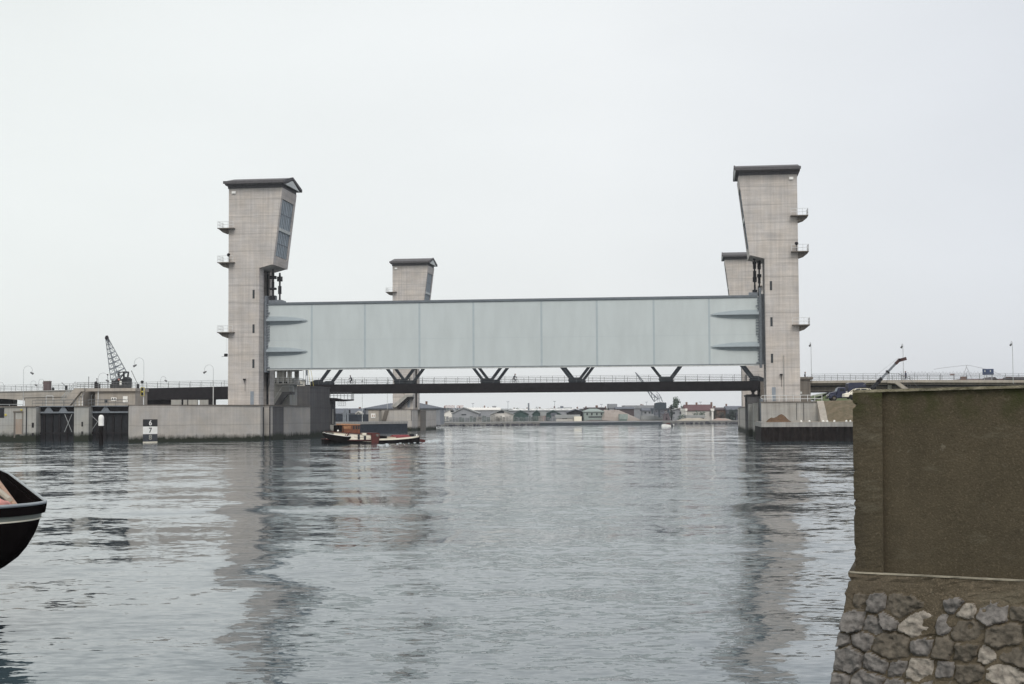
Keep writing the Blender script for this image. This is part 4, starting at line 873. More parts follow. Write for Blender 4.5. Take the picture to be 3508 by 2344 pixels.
t0, tz0 = uz(1358, 1396, vq - .8); t1, tz1 = uz(1398, 1360, vq - .8); t2 = uz(1416, 1359, vq - .8)[0]
PC.part('tower_stair', M_LOCK, lambda b: b.prism([(t0, tz0), (t1, tz1), (t2, tz1 + .1), (t2, tz1 + .6), (t1 - .4, tz1 + .6), (t0 - 1.2, tz0 + .3)], 'y', vq - 1.6, vq - .05))
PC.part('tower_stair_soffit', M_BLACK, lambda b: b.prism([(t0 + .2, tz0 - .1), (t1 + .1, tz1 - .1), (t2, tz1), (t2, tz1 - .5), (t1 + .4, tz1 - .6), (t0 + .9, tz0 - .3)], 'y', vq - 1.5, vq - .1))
KD = Thing('quay_kiosk', 'square pale concrete hut with a white window on the low rear quay', 'hut', (uz(1262, 1440, vq - 6)[0], vq - 6, 2.5))
ka, kb2 = uz(1262, 1440, vq - 6)[0], uz(1298, 1440, vq - 6)[0]
KD.part('wall', M_BEIGE, lambda b: b.box(ka, kb2, vq - 6, vq - 3, 2.5, 5.2)); KD.part('roof', M_BARN, lambda b: b.box(ka - .1, kb2 + .1, vq - 6.1, vq - 2.9, 5.202, 5.4))
KD.part('window', M_WHITE, lambda b: b.box(uz(1271.5, 1430, vq - 6)[0], uz(1286, 1430, vq - 6)[0], vq - 6.12, vq - 6.002, uz(1270, 1432, vq - 6)[1], uz(1270, 1417, vq - 6)[1]))
for px in (1275, 1281): KD.part('pane', M_WOODL, lambda b: b.box(uz(px, 1430, vq - 6)[0], uz(px + 2.2, 1430, vq - 6)[0], vq - 6.15, vq - 6.122, uz(1270, 1429, vq - 6)[1], uz(1270, 1421, vq - 6)[1]))
qa, qb = at(1120, 1455, 326), at(1396, 1450, 357)
LQ = Thing('low_quay', 'low dark sheet pile quay with grey capping behind the passing barge', 'quay', (qa.x, qa.y, 0), 'W')
dq = Vector((qb.x - qa.x, qb.y - qa.y, 0)).normalized(); nq = Vector((-dq.y, dq.x, 0))
def qstrip(b, off0, off1, z0, z1):
    A = Vector((qa.x, qa.y, 0)) - dq * 20; B_ = Vector((qb.x, qb.y, 0))
    b.hexa([A + nq * off0 + Vector((0, 0, z0)), B_ + nq * off0 + Vector((0, 0, z0)), B_ + nq * off1 + Vector((0, 0, z0)), A + nq * off1 + Vector((0, 0, z0)), A + nq * off0 + Vector((0, 0, z1)), B_ + nq * off0 + Vector((0, 0, z1)), B_ + nq * off1 + Vector((0, 0, z1)), A + nq * off1 + Vector((0, 0, z1))])
LQ.part('capping_beam', M_WALLC, lambda b: qstrip(b, -.15, 1, 1.95, 2.5)); LQ.part('sheet_piles', M_FENCE, lambda b: qstrip(b, 0, .8, -3, 1.94))
LQ.part('top_slab', M_WALLC, lambda b: qstrip(b, 1.01, 26, -1, 2.48))
DFa, DFb = at(1100, 1430, 352), at(1262, 1430, 358)
DF = Thing('dark_hoarding', 'dark blue black hoarding on the low quay left of the concrete hut', 'hoarding', (DFa.x, 352, 2.4), 'W')
DF.part('boards', M_FENCE, lambda b: b.hexa([(DFa.x, 352, 2.3), (DFb.x, 358, 2.3), (DFb.x, 358.4, 2.3), (DFa.x, 352.4, 2.3), (DFa.x, 352, 4.25), (DFb.x, 358, 4.25), (DFb.x, 358.4, 4.25), (DFa.x, 352.4, 4.25)]))
for px in (1178, 1183, 1192):
    x = wx(px, 351); DF.part('post', M_STEELB, lambda b: b.box(x - .2, x + .2, 350.5, 350.9, 2.4, 5.6 if px > 1180 else 4.9))
DF.part('sign', M_DARK, lambda b: b.box(wx(1196, 351), wx(1201, 351), 350.6, 350.8, 4.6, 5.4))

# ------------------------------------------------------------------ people
def person(name, label, loc, rot, joints, cloth=M_CLOTH, group=None, scale=1.0, hold=None):
    """one continuous skinned body; joints: dict of named points (x = forward)"""
    J = joints
    names = list(J.keys()); idx = {n: i for i, n in enumerate(names)}
    edges = [('pelvis', 'chest'), ('chest', 'neck'), ('neck', 'head'), ('chest', 'sh_l'), ('sh_l', 'el_l'), ('el_l', 'ha_l'), ('chest', 'sh_r'), ('sh_r', 'el_r'), ('el_r', 'ha_r'),
             ('pelvis', 'hip_l'), ('hip_l', 'kn_l'), ('kn_l', 'an_l'), ('an_l', 'to_l'), ('pelvis', 'hip_r'), ('hip_r', 'kn_r'), ('kn_r', 'an_r'), ('an_r', 'to_r')]
    rad = dict(pelvis=.16, chest=.18, neck=.07, head=.115, sh_l=.08, sh_r=.08, el_l=.055, el_r=.055, ha_l=.045, ha_r=.045, hip_l=.10, hip_r=.10, kn_l=.075, kn_r=.075, an_l=.05, an_r=.05, to_l=.045, to_r=.045)
    me = bpy.data.meshes.new('body'); me.from_pydata([J[n] for n in names], [(idx[a], idx[b]) for a, b in edges], [])
    o = link(bpy.data.objects.new(name, me)); me.materials.append(cloth)
    sm = o.modifiers.new('skin', 'SKIN'); sm.use_smooth_shade = True
    for i, n in enumerate(names): r = rad[n] * scale; me.skin_vertices[0].data[i].radius = (r, r)
    for i in range(len(names)): me.skin_vertices[0].data[i].use_root = (i == idx['pelvis'])
    ss = o.modifiers.new('sub', 'SUBSURF'); ss.levels = 1; ss.render_levels = 1
    bpy.context.view_layer.update()
    me2 = bpy.data.meshes.new_from_object(o.evaluated_get(bpy.context.evaluated_depsgraph_get())); o.modifiers.clear(); o.data = me2; bpy.data.meshes.remove(me)
    o.location = loc; o.rotation_euler = (0, 0, rot); tag(o, label, 'person', group)
    h = Vector(J['head'])
    f = MB(); f.ball(h + Vector((.05, 0, .0)), .105, .9, .85, 1.15, 10, 8); fo = f.build('face', M_SKIN, o, smooth=True)
    f = MB(); f.ball(h + Vector((-.02, 0, .055)), .125, 1, .95, .95, 10, 8); f.build('hair', M_HAIR, o, smooth=True)
    for n in ('ha_l', 'ha_r'):
        f = MB(); hp = Vector(J[n]); f.ball(hp, .05, 1.3, .7, .8, 8, 6)
        for k in range(4): f.tube(hp + Vector((.04, -.03 + k * .02, 0)), hp + Vector((.10, -.03 + k * .02, -.02 - .01 * (k % 2))), .010, .008, n=5)
        f.tube(hp + Vector((.01, .04, .01)), hp + Vector((.06, .06, 0)), .012, .009, n=5); f.build('hand', M_SKIN, o)
    return o
RIDE = dict(pelvis=(-.18, 0, .98), chest=(.05, 0, 1.36), neck=(.13, 0, 1.52), head=(.17, 0, 1.68), sh_l=(.08, .19, 1.42), el_l=(.26, .24, 1.2), ha_l=(.47, .22, 1.08), sh_r=(.08, -.19, 1.42), el_r=(.26, -.24, 1.2), ha_r=(.47, -.22, 1.08),
            hip_l=(-.14, .10, .93), kn_l=(.22, .12, .78), an_l=(.08, .12, .38), to_l=(.22, .12, .34), hip_r=(-.14, -.10, .93), kn_r=(.16, -.12, .56), an_r=(.02, -.12, .18), to_r=(.16, -.12, .15))
STAND = dict(pelvis=(0, 0, .95), chest=(0.02, 0, 1.32), neck=(.02, 0, 1.5), head=(.05, 0, 1.66), sh_l=(.02, .2, 1.42), el_l=(-.02, .25, 1.14), ha_l=(.14, .22, .92), sh_r=(.02, -.2, 1.42), el_r=(-.02, -.25, 1.14), ha_r=(.12, -.24, .9),
             hip_l=(0, .10, .9), kn_l=(.08, .11, .5), an_l=(.02, .11, .09), to_l=(.18, .12, .05), hip_r=(0, -.10, .9), kn_r=(.02, -.11, .5), an_r=(-.14, -.11, .1), to_r=(.0, -.12, .05))
def bicycle(label, loc, rot, group=None):
    T = Thing('bicycle', label, 'bicycle', loc, 'L', rot=rot, group=group)
    for x in (-.52, .52):
        wh = T.part('wheel', M_TYRE, lambda b: b.path([(x + .33 * math.cos(a), 0, .34 + .33 * math.sin(a)) for a in np.linspace(0, 2 * math.pi, 17)], .024))
        T.part('spokes', M_RAIL, lambda b: [b.tube((x, 0, .34), (x + .32 * math.cos(a), 0, .34 + .32 * math.sin(a)), .004, n=3) for a in np.linspace(0, 2 * math.pi, 13)[:-1]], wh)
    T.part('frame', M_BLACK, lambda b: (b.tube((-.52, 0, .34), (-.08, 0, .32), .015), b.tube((-.08, 0, .32), (-.2, 0, .82), .017), b.tube((-.18, 0, .75), (.38, 0, .78), .016), b.tube((-.08, 0, .32), (.38, 0, .72), .018), b.tube((-.52, 0, .34), (-.18, 0, .72), .012), b.tube((.52, 0, .34), (.36, 0, .95), .015)))
    T.part('saddle', M_TYRE, lambda b: b.box(-.33, -.08, -.07, .07, .84, .90)); T.part('handlebar', M_RAIL, lambda b: b.path([(.30, -.26, 1.04), (.42, -.22, 1.04), (.37, 0, .98), (.42, .22, 1.04), (.30, .26, 1.04)], .014))
    return T
zdk = ZD1 - .02
for px, face, lab in ((1203, 0, 'left'), (1762, math.pi, 'right')):
    u = uz(px, 1310, 44.9 if False else 43.6)[0]; P = bar(u, 43.6, zdk)
    rot = YAW + (math.pi if px == 1203 else 0)
    bicycle('black bicycle ridden over the dark bridge beneath the %s half of the gate' % lab, P, rot, 'bicycles on the bridge')
    person('person', 'cyclist in dark clothes on the dark bridge beneath the %s half of the gate' % lab, P, rot, RIDE, M_CLOTH, 'cyclists on the bridge')
P = bar(uz(3104, 1310, 43)[0], 43.2, zr(uz(3104, 1310, 43)[0], 9.95)); bicycle('bicycle walked on the viaduct beside the slender lamp post', P + UH * .5, YAW + math.pi + .3)
person('person', 'person in blue grey clothes standing on the viaduct by the stair and lamp post', P, YAW + math.pi + .3, STAND, M_CLOTH2, scale=1.15)
u = uz(2757, 1295, 44)[0]; person('person', 'person seen from the waist up above the brown abutment by the right tower', bar(u, 43.5, 10.0), YAW, STAND, M_CLOTH)

# ------------------------------------------------------------------ passing barge
A_ = on_z(1120, 1521, 0); B_ = on_z(1454, 1516.5, 0); BL = (B_ - A_).length; brot = math.atan2(B_.y - A_.y, B_.x - A_.x)
BG = Thing('river_barge', 'old black sailing barge with cream cabin, brown wheelhouse and leeboard, under way below the gate', 'barge', (A_.x, A_.y, 0), 'L', rot=brot)
def sheer(t): return .50 + .45 * max(0, (t - .55) / .45) ** 2 + .22 * max(0, (.3 - t) / .3) ** 1.5
def beam(t):
    if t < .1: return 2.1 * (0.45 + .55 * math.sin(t / .1 * math.pi / 2))
    if t > .82: return 2.1 * max(0.0, math.cos((t - .82) / .18 * math.pi / 2)) ** .55
    return 2.1
def hull_band(b, z0f, z1f, out=0.0, n=40, deck=False):
    rows = []
    for i in range(n + 1):
        t = i / n; x = t * BL; bm_ = beam(t) + out; z0, z1 = z0f(t), z1f(t); k = 1 - max(0, .5 - z0) * .12
        rows.append([(x, -bm_ * k + 2.1, z0), (x, -bm_ + 2.1, z1), (x, bm_ + 2.1, z1), (x, bm_ * k + 2.1, z0)])
    vs = [p for r in rows for p in r]; fs = []
    for i in range(n):
        a, c = i * 4, (i + 1) * 4
        fs += [(a, a + 1, c + 1, c), (a + 2, a + 3, c + 3, c + 2)]
        if deck: fs += [(a + 1, a + 2, c + 2, c + 1)]
        fs += [(a, c, c + 3, a + 3)]
    fs += [(0, 3, 2, 1), (n * 4, n * 4 + 1, n * 4 + 2, n * 4 + 3)]
    b.add(vs, fs)
BG.part('hull', M_BHULL, lambda b: hull_band(b, lambda t: -.6, sheer, deck=True))
BG.part('rubbing_strake', M_REDBR, lambda b: hull_band(b, lambda t: sheer(t) - .10, lambda t: sheer(t) + .04, .06))
BG.part('white_strake', M_CREAM, lambda b: [hexs for hexs in [None]] and None or [b.hexa([(x0, 2.1 - beam(x0 / BL) - .075, sheer(x0 / BL) - .08), (x1, 2.1 - beam(x1 / BL) - .075, sheer(x1 / BL) - .08), (x1, 2.1 - beam(x1 / BL) - .02, sheer(x1 / BL) - .08), (x0, 2.1 - beam(x0 / BL) - .02, sheer(x0 / BL) - .08),
      (x0, 2.1 - beam(x0 / BL) - .075, sheer(x0 / BL) + .16), (x1, 2.1 - beam(x1 / BL) - .075, sheer(x1 / BL) + .16), (x1, 2.1 - beam(x1 / BL) - .02, sheer(x1 / BL) + .16), (x0, 2.1 - beam(x0 / BL) - .02, sheer(x0 / BL) + .16)]) for x0, x1 in zip(np.linspace(BL * .52, BL * .965, 16)[:-1], np.linspace(BL * .52, BL * .965, 16)[1:])])
def bxp(px): return (px - 1113) / 337 * BL
def bcab(px0, px1, yl0, yl1, yr0, yr1): # top/bottom pixel rows at the two ends -> heights
    sc = A_.y / F
    return [4.1 - (y - 1423) * sc for y in (yl0, yl1, yr0, yr1)]
cz = bcab(0, 0, 1481, 1507, 1493, 1517)
BG.part('cabin', M_CREAM, lambda b: b.hexa([(bxp(1136), .06, .45), (bxp(1264), .06, .2), (bxp(1264), 4.1, .2), (bxp(1136), 4.1, .45), (bxp(1138), .16, cz[0]), (bxp(1264), .16, cz[2] + .05), (bxp(1264), 4.0, cz[2] + .05), (bxp(1138), 4.0, cz[0])]))
BG.part('cabin_roof', M_REDBR, lambda b: b.hexa([(bxp(1128), .0, cz[0] + .002), (bxp(1266), .0, cz[2] + .052), (bxp(1266), 4.1, cz[2] + .052), (bxp(1128), 4.1, cz[0] + .002), (bxp(1128), .0, cz[0] + .09), (bxp(1266), .0, cz[2] + .14), (bxp(1266), 4.1, cz[2] + .14), (bxp(1128), 4.1, cz[0] + .09)]))
for px in (1219, 1240): BG.part('window', M_GLASSD, lambda b: b.box(bxp(px - 1), bxp(px + 6), .0, .09, 1.30 - (px - 1219) * .012 - .72, 1.32 - (px - 1219) * .012))
BG.part('step_box', M_CREAM, lambda b: b.box(bxp(1233), bxp(1247), -.05, .9, cz[2] + .0, cz[2] + .33))
z0w, z1w = cz[0] - .05, 4.1 - (1457 - 1423) * A_.y / F
wh = BG.part('wheelhouse', M_WOOD, lambda b: b.box(bxp(1168), bxp(1230), .7, 3.5, z0w - .3, z1w))
BG.part('wheelhouse_roof', M_WOODL, lambda b: b.hexa([(bxp(1166), .6, z1w + .002), (bxp(1232), .6, z1w + .002), (bxp(1232), 3.6, z1w + .002), (bxp(1166), 3.6, z1w + .002), (bxp(1168), .7, z1w + .2), (bxp(1229), .7, z1w + .1), (bxp(1229), 3.5, z1w + .1), (bxp(1168), 3.5, z1w + .2)]), wh)
BG.part('wheelhouse_panel', M_WOODL, lambda b: b.box(bxp(1172), bxp(1198), .64, .698, z1w - .55, z1w - .12), wh)
for px in (1206, 1215, 1223): BG.part('wheelhouse_window', M_GLASSD, lambda b: b.box(bxp(px), bxp(px + 5), .63, .698, z1w - .62, z1w - .12), wh)
BG.part('stern_cover', M_BHULL, lambda b: b.box(bxp(1157), bxp(1167.5), .5, 3.4, z0w + .1, z1w - .05))
BG.part('leeboard', M_REDBR, lambda b: b.prism([(bxp(1263), .02), (bxp(1287), .0), (bxp(1292), .9), (bxp(1291), 1.45), (bxp(1262), 1.5), (bxp(1263), .7)], 'y', -.25, -.11))
BG.part('deck_house', M_REDBR, lambda b: b.box(bxp(1255), bxp(1290), .4, 3.6, .5, 1.5)); BG.part('name_panel', M_LOCK, lambda b: b.box(bxp(1279), bxp(1287), -.28, -.252, .95, 1.3))
BG.part('gangway_plank', M_REDBR, lambda b: b.beam((bxp(1172), -.05, .65), (bxp(1190), -.05, 1.65), .3, .08))
BG.part('hatch', M_BHULL, lambda b: b.box(bxp(1290), bxp(1322), .5, 3.6, .5, 1.02)); BG.part('deck_planks', mat('tan_deck', (.50, .42, .33), .8), lambda b: b.box(bxp(1322), bxp(1352), .3, 3.8, .5, .86))
BG.part('red_cover', mat('red_tarpaulin', (.20, .018, .025), .8, var=.3), lambda b: b.prism([(.4, .52), (.6, .86), (2.1, 1.15), (3.6, .86), (3.8, .52)], 'x', bxp(1352), bxp(1408)))
BG.part('anchor_winch', M_DARK, lambda b: (b.box(bxp(1418), bxp(1424), 1.4, 2.8, .8, 1.25))); BG.part('bollard', M_WHITE, lambda b: b.tube((bxp(1432), 1.2, .85), (bxp(1432), 1.2, 1.25), .12))
BG.part('rudder', M_REDBR, lambda b: b.prism([(BL - .1, -.1), (BL + .8, -.1), (BL + .85, .35), (BL - .1, .55)], 'y', 2.0, 2.2))
BG.part('railing', M_BLACK, lambda b: [b.tube((bxp(1205), -.02, .95), (bxp(1264), -.02, .72), .02, n=4)])
BG.part('buoy', M_WHITE, lambda b: b.ball((bxp(1150), -.05, cz[0] + .2), .13))
BG.part('stay', M_BLACK, lambda b: b.tube((bxp(1169), .2, z1w), (bxp(1171), .2, .9), .04, n=5))
# dinghy slung at the stern
D0 = on_z(1120, 1506, .35)
DG = Thing('dinghy', 'small black dinghy with cream inside hanging beside the stern of the barge', 'dinghy', (A_.x, A_.y, 0), 'L', rot=brot)
def dinghy(b, inner=False):
    n = 14; L0, L1 = bxp(1091), bxp(1187); rows = []
    for i in range(n + 1):
        t = i / n; x = L0 + (L1 - L0) * t; w_ = .72 * max(0.0, math.sin(math.pi * (.06 + .94 * t) ** .8 * .97)) ** .6 if 0 < t < 1 else .05
        zt_ = 1.62 - .62 * math.sin(math.pi * min(1, t * .56)) ** 1.0 if t < .9 else 1.62 - .62 + (t - .9) * .9
        zt_ = 1.72 - .78 * t ** .6 + .12 * max(0, t - .85) / .15; zb_ = zt_ - .5 * math.sin(math.pi * min(.98, .1 + t * .85)) ** .5 - .06
        if inner: rows.append([(x, -1.1 - w_ * .95, zt_ + .01), (x, -1.1 + w_ * .95, zt_ + .01), (x, -1.1 + w_ * .4, zt_ - .12), (x, -1.1 - w_ * .4, zt_ - .12)])
        else: rows.append([(x, -1.1 - w_, zt_), (x, -1.1 - w_ * .55, zb_ - .32 * math.sin(math.pi * t)), (x, -1.1 + w_ * .55, zb_ - .32 * math.sin(math.pi * t)), (x, -1.1 + w_, zt_)])
    vs = [p for r in rows for p in r]; fs = []
    for i in range(n):
        for k in range(4): a, c = i * 4 + k, i * 4 + (k + 1) % 4; fs.append((a, c, c + 4, a + 4))
    fs += [(0, 1, 2, 3), (n * 4 + 3, n * 4 + 2, n * 4 + 1, n * 4)]; b.add(vs, fs)
DG.part('hull', M_BHULL, dinghy); DG.part('inside', M_CREAM, lambda b: dinghy(b, True))
DG.part('gunwale', M_WHITE, lambda b: b.path([(bxp(1091) + (bxp(1187) - bxp(1091)) * t, -1.1 - .74 * max(0.0, math.sin(math.pi * (.06 + .94 * t) ** .8 * .97)) ** .6, 1.74 - .78 * t ** .6 + .12 * max(0, t - .85) / .15) for t in np.linspace(0.01, .985, 14)], .035))
DG.part('davit', M_REDBR, lambda b: (b.tube((bxp(1172), 0, .9), (bxp(1172), -1.1, 1.5), .05), b.tube((bxp(1125), .3, .9), (bxp(1125), -1.1, 1.4), .04)))
# foam of the wake
M_FOAM = mat('foam', (.50, .54, .56), .9, var=.1)
b = MB()
for k in range(110):
    px = random.choice((random.uniform(1290, 1440), random.uniform(1440, 1505), random.uniform(1440, 1505), random.uniform(1440, 1505))); base = 1526 - max(0, (px - 1290)) * .085 if px > 1290 else 1525
    p = on_z(px, base + abs(random.gauss(0, 3.0)) - 1, 0)
    r_ = random.uniform(.03, .15); b.ball((p.x, p.y, .0), r_, 2.2, 1.2, .6, 6, 4, .3)
o = b.build('wake_foam', M_FOAM); tag(o, 'white foam on the water beside and behind the barge', 'foam', kind='stuff')

# small motor boat far off
p = on_z(2287, 1461, 0); s_ = p.y / F
MBt = Thing('motor_boat', 'tiny white motor boat before the far quay under the harbour crane', 'motor boat', (p.x, p.y, 0), 'L')
MBt.part('hull', M_WHITE, lambda b: b.prism([(-1.9, 0), (-1.7, .62), (-.9, .72), (0, .6), (1.0, .35), (1.0, 0)], 'y', -.7, .7)); MBt.part('stern', M_DARK, lambda b: b.box(1.1, 1.6, -.5, .5, 0, .5)); MBt.part('canopy', M_REDBR, lambda b: b.prism([(-.6, .73), (-.3, 1.1), (.7, 1.05), (1.0, .7)], 'y', -.5, .5)); MBt.part('fender', M_WHITE, lambda b: b.ball((1.9, 0, .4), .22))

# ------------------------------------------------------------------ near barge bow at the left
dirf = Vector((.368, -.93, 0)).normalized(); rotb = math.atan2(dirf.y, dirf.x)
S_ = at(150, 1715, 27.6); HB = 2.5; BS = .8; rn = Vector((-dirf.y, dirf.x, 0))
if rn.x < 0: rn = -rn
C0 = Vector((S_.x, S_.y, 0)) - rn * HB * BS; C0.z = CAMZ * (1 - BS)
NBG = Thing('moored_barge', 'black bow of a moored barge cut by the left picture edge, cargo lying inside', 'barge', (C0.x, C0.y, C0.z), 'L', rot=rotb)
sgn = 1 if rn.dot(Vector((-math.sin(rotb), math.cos(rotb), 0))) > 0 else -1
ZGW = 2.15
def inset(z):
    pts = [(2.3, -.03), (2.15, 0), (1.8, .07), (1.56, .14), (1.36, .23), (1.09, .40), (.87, .60), (.67, .90), (.45, 1.35), (.1, 1.85), (-.6, 2.25), (-2, 2.4)]
    for (za, a), (zb_, c) in zip(pts[:-1], pts[1:]):
        if za >= z >= zb_: return a + (c - a) * (za - z) / (za - zb_)
    return 0
def plan(o_, nb=22, LB=2.3, Lh=26):
    hb = HB - o_ * .92; lb = LB - o_ * .3; pts = [(-Lh, hb * .55)]
    pts += [(-Lh + 4, hb * .95), (-Lh + 8, hb)] + [(-x, hb) for x in np.linspace(Lh - 10, .6, 8)]
    pts += [(lb * math.sin(a), hb * math.cos(a)) for a in np.linspace(0, math.pi / 2, nb)]
    full = pts + [(x, -y) for x, y in reversed(pts[:-1])]
    return full
def loft(b, levels, close_top=False, close_bot=False, extra=0):
    rings = [[(x, y, z) for x, y in plan(inset(z) - e_)] for z, e_ in levels]; n = len(rings[0])
    vs = [p for r in rings for p in r]; fs = []
    for k in range(len(rings) - 1):
        for i in range(n - 1): fs.append((k * n + i, k * n + i + 1, (k + 1) * n + i + 1, (k + 1) * n + i))
        fs.append((k * n + n - 1, k * n, (k + 1) * n, (k + 1) * n + n - 1))
    if close_top: fs.append(tuple(range(n)))
    if close_bot: fs.append(tuple(range((len(rings) - 1) * n, len(rings) * n)))
    b.add(vs, fs)
def shell(b, z1, z0, e_out, e_in):
    loft(b, [(z1, e_out), (z0, e_out), (z0, e_in), (z1, e_in), (z1, e_out)])
NBG.part('hull', M_BHULL, lambda b: loft(b, [(z, 0) for z in (1.74, 1.62, 1.56, 1.46, 1.36, 1.22, 1.09, .98, .87, .77, .67, .56, .45, .3,   .1, -.3, -.6, -1.4)], close_bot=True), smooth=True)
NBG.part('cream_line', M_CREAM, lambda b: shell(b, 1.772, 1.742, .03, -.06)); M_GBAND = mat('greygreen_band', (.20, .215, .185), .5)
NBG.part('grey_band', M_GBAND, lambda b: shell(b, 1.88, 1.774, .012, -.06))
NBG.part('rubbing_strake', M_BHULL, lambda b: shell(b, 2.07, 1.882, .09, -.06))
NBG.part('bulwark', M_BHULL, lambda b: shell(b, 2.12, 2.072, .03, -.05)); NBG.part('bulwark_inside', M_BHULL, lambda b: shell(b, 2.0, 1.4, -.062, -.10))
rg = [(x, y, 2.12) for x, y in plan(-.04)]
NBG.part('gunwale_rail', mat('grey_rim', (.28, .31, .33), .45, var=.1), lambda b: b.path(rg, .04, n=8), smooth=False)
NBG.part('deck', mat('barge_deck', (.012, .011, .010), 1), lambda b: loft(b, [(1.52, -.11), (1.48, -.11)], True, True))
def cargo(b, seed):
    rnd = random.Random(seed)
    for k in range(5):
        y = sgn * (HB - .55 - k * .32); b.tube((-16 + rnd.uniform(-2, 0), y + rnd.uniform(-.1, .1), 2.02 + .03 * k), (.95 - .22 * k + rnd.uniform(-.2, .2), y * .93, 2.06 + .03 * k), .11, .08, n=7)
NBG_c = Thing('timber_spars', 'bundle of pale wooden spars lying inside the moored barge at the left edge', 'timber', (C0.x, C0.y, C0.z), 'L', rot=rotb)
NBG_c.part('spar', M_WOODL, lambda b: cargo(b, 1)); NBG_c.part('spar', M_SAND, lambda b: b.tube((-14, sgn * 1.5, 2.2), (-.2, sgn * 1.75, 2.15), .1, .07)); NBG_c.part('tarpaulin', M_STEELB, lambda b: b.prism([(sgn * 2.2, 1.53), (sgn * 1.8, 1.68), (sgn * .6, 1.66), (sgn * .5, 1.53)], 'x', -6, .6))
PKc = Thing('pink_cloth', 'pink folded cloth lying by the near gunwale of the moored barge', 'cloth', (C0.x, C0.y, C0.z), 'L', rot=rotb)
PKc.part('fold', M_PINK, lambda b: (b.ball((.9, sgn * 1.0, 2.12), .3, 1.2, 2.2, .6, 12, 8, .08), b.ball((.8, sgn * 1.4, 2.08), .22, 1.2, 1.6, .7, 10, 7, .08)), smooth=True)
NBG.part('bow_bitt', M_WALLC, lambda b: b.box(.35, .75, *sorted((sgn * 1.55, sgn * 2.1)), 1.42, 1.95)); NBG.part('bow_block', M_CREAM, lambda b: b.box(.9, 1.25, *sorted((sgn * 1.35, sgn * 1.75)), 1.42, 2.03))

for t_ in (NBG, NBG_c, PKc): t_.o.scale = (BS, BS, BS)

# ------------------------------------------------------------------ near wall at the right
def wallmat(name, c, c2):
    m = mat(name, c, .95, c2=c2, scale=2.2, detail=8, bump=.006, bscale=70); t = m.node_tree
    p = [n for n in t.nodes if n.type == 'BSDF_PRINCIPLED'][0]; p.inputs['Specular IOR Level'].default_value = .2
    base = p.inputs['Base Color'].links[0].from_socket
    g = t.nodes.new('ShaderNodeNewGeometry')
    def layer(base, scale, lo, hi, colr, fac, stretch=(1, 1, 1), detail=6):
        mm = N(t, 'ShaderNodeMapping'); mm.inputs['Scale'].default_value = stretch; t.links.new(g.outputs['Position'], mm.inputs[0])
        n = N(t, 'ShaderNodeTexNoise'); n.inputs['Scale'].default_value = scale; n.inputs['Detail'].default_value = detail; n.inputs['Roughness'].default_value = .7; t.links.new(mm.outputs[0], n.inputs[0])
        q = N(t, 'ShaderNodeMapRange'); t.links.new(n.outputs[0], q.inputs[0]); q.inputs[1].default_value = lo; q.inputs[2].default_value = hi; q.inputs[3].default_value = 0; q.inputs[4].default_value = fac
        mx_ = N(t, 'ShaderNodeMixRGB'); t.links.new(q.outputs[0], mx_.inputs[0]); t.links.new(base, mx_.inputs[1]); mx_.inputs[2].default_value = (*colr, 1); return mx_.outputs[0]
    o_ = layer(base, 60, .52, .72, (c[0] * 1.9, c[1] * 1.85, c[2] * 1.9), .55, detail=3)
    o_ = layer(o_, 45, .55, .75, (c[0] * .35, c[1] * .35, c[2] * .35), .6, detail=3)
    o_ = layer(o_, 1.1, .44, .66, (c[0] * .55, c[1] * .56, c[2] * .6), .75, (1, 1, .55)); o_ = layer(o_, 1.7, .56, .70, (.15, .135, .10), .5, (1, 1, 3.5)); o_ = layer(o_, 7, .64, .74, (.20, .18, .14), .6)
    # moss under the top edge
    s = N(t, 'ShaderNodeSeparateXYZ'); t.links.new(g.outputs['Position'], s.inputs[0])
    q = N(t, 'ShaderNodeMapRange'); t.links.new(s.outputs[2], q.inputs[0]); q.inputs[1].default_value = 3.98; q.inputs[2].default_value = 4.22; q.inputs[3].default_value = 0; q.inputs[4].default_value = .8
    n = N(t, 'ShaderNodeTexNoise'); n.inputs['Scale'].default_value = 6; n.inputs['Detail'].default_value = 6; t.links.new(g.outputs['Position'], n.inputs[0])
    r_ = N(t, 'ShaderNodeMapRange'); t.links.new(n.outputs[0], r_.inputs[0]); r_.inputs[1].default_value = .40; r_.inputs[2].default_value = .62
    mm = N(t, 'ShaderNodeMath', operation='MULTIPLY'); t.links.new(q.outputs[0], mm.inputs[0]); t.links.new(r_.outputs[0], mm.inputs[1])
    mx_ = N(t, 'ShaderNodeMixRGB'); t.links.new(mm.outputs[0], mx_.inputs[0]); t.links.new(o_, mx_.inputs[1]); mx_.inputs[2].default_value = (.035, .042, .012, 1)
    t.links.new(mx_.outputs[0], p.inputs['Base Color']); return m
M_NWALL = wallmat('old_wall_render', (.088, .072, .048), (.060, .050, .033))
M_MORT = wallmat('old_mortar', (.135, .11, .078), (.07, .057, .038))
WT = Thing('flood_wall', 'mossy brown rendered wall in the right foreground standing on rubble masonry', 'wall', at(2928, 1958, 11.0), 'W')
DLw, DRw = 11.2, 10.45
c_tl, c_tr, c_bl, c_br = at(2928, 1347, DLw), at(3508, 1331, DRw), at(2936, 1960, DLw), at(3508, 1988, DRw)
ex = (c_tr - c_tl) * 1.2                                     # continue beyond the frame
c_tr2, c_br2 = c_tl + (c_tr - c_tl) * 2.4, c_bl + (c_br - c_bl) * 2.4
fw = Vector((.30, 1, 0)) * .55                               # wall thickness, end face cut obliquely
nrm = (c_tr - c_tl).cross(Vector((0, 0, 1))).normalized()
if nrm.y > 0: nrm = -nrm
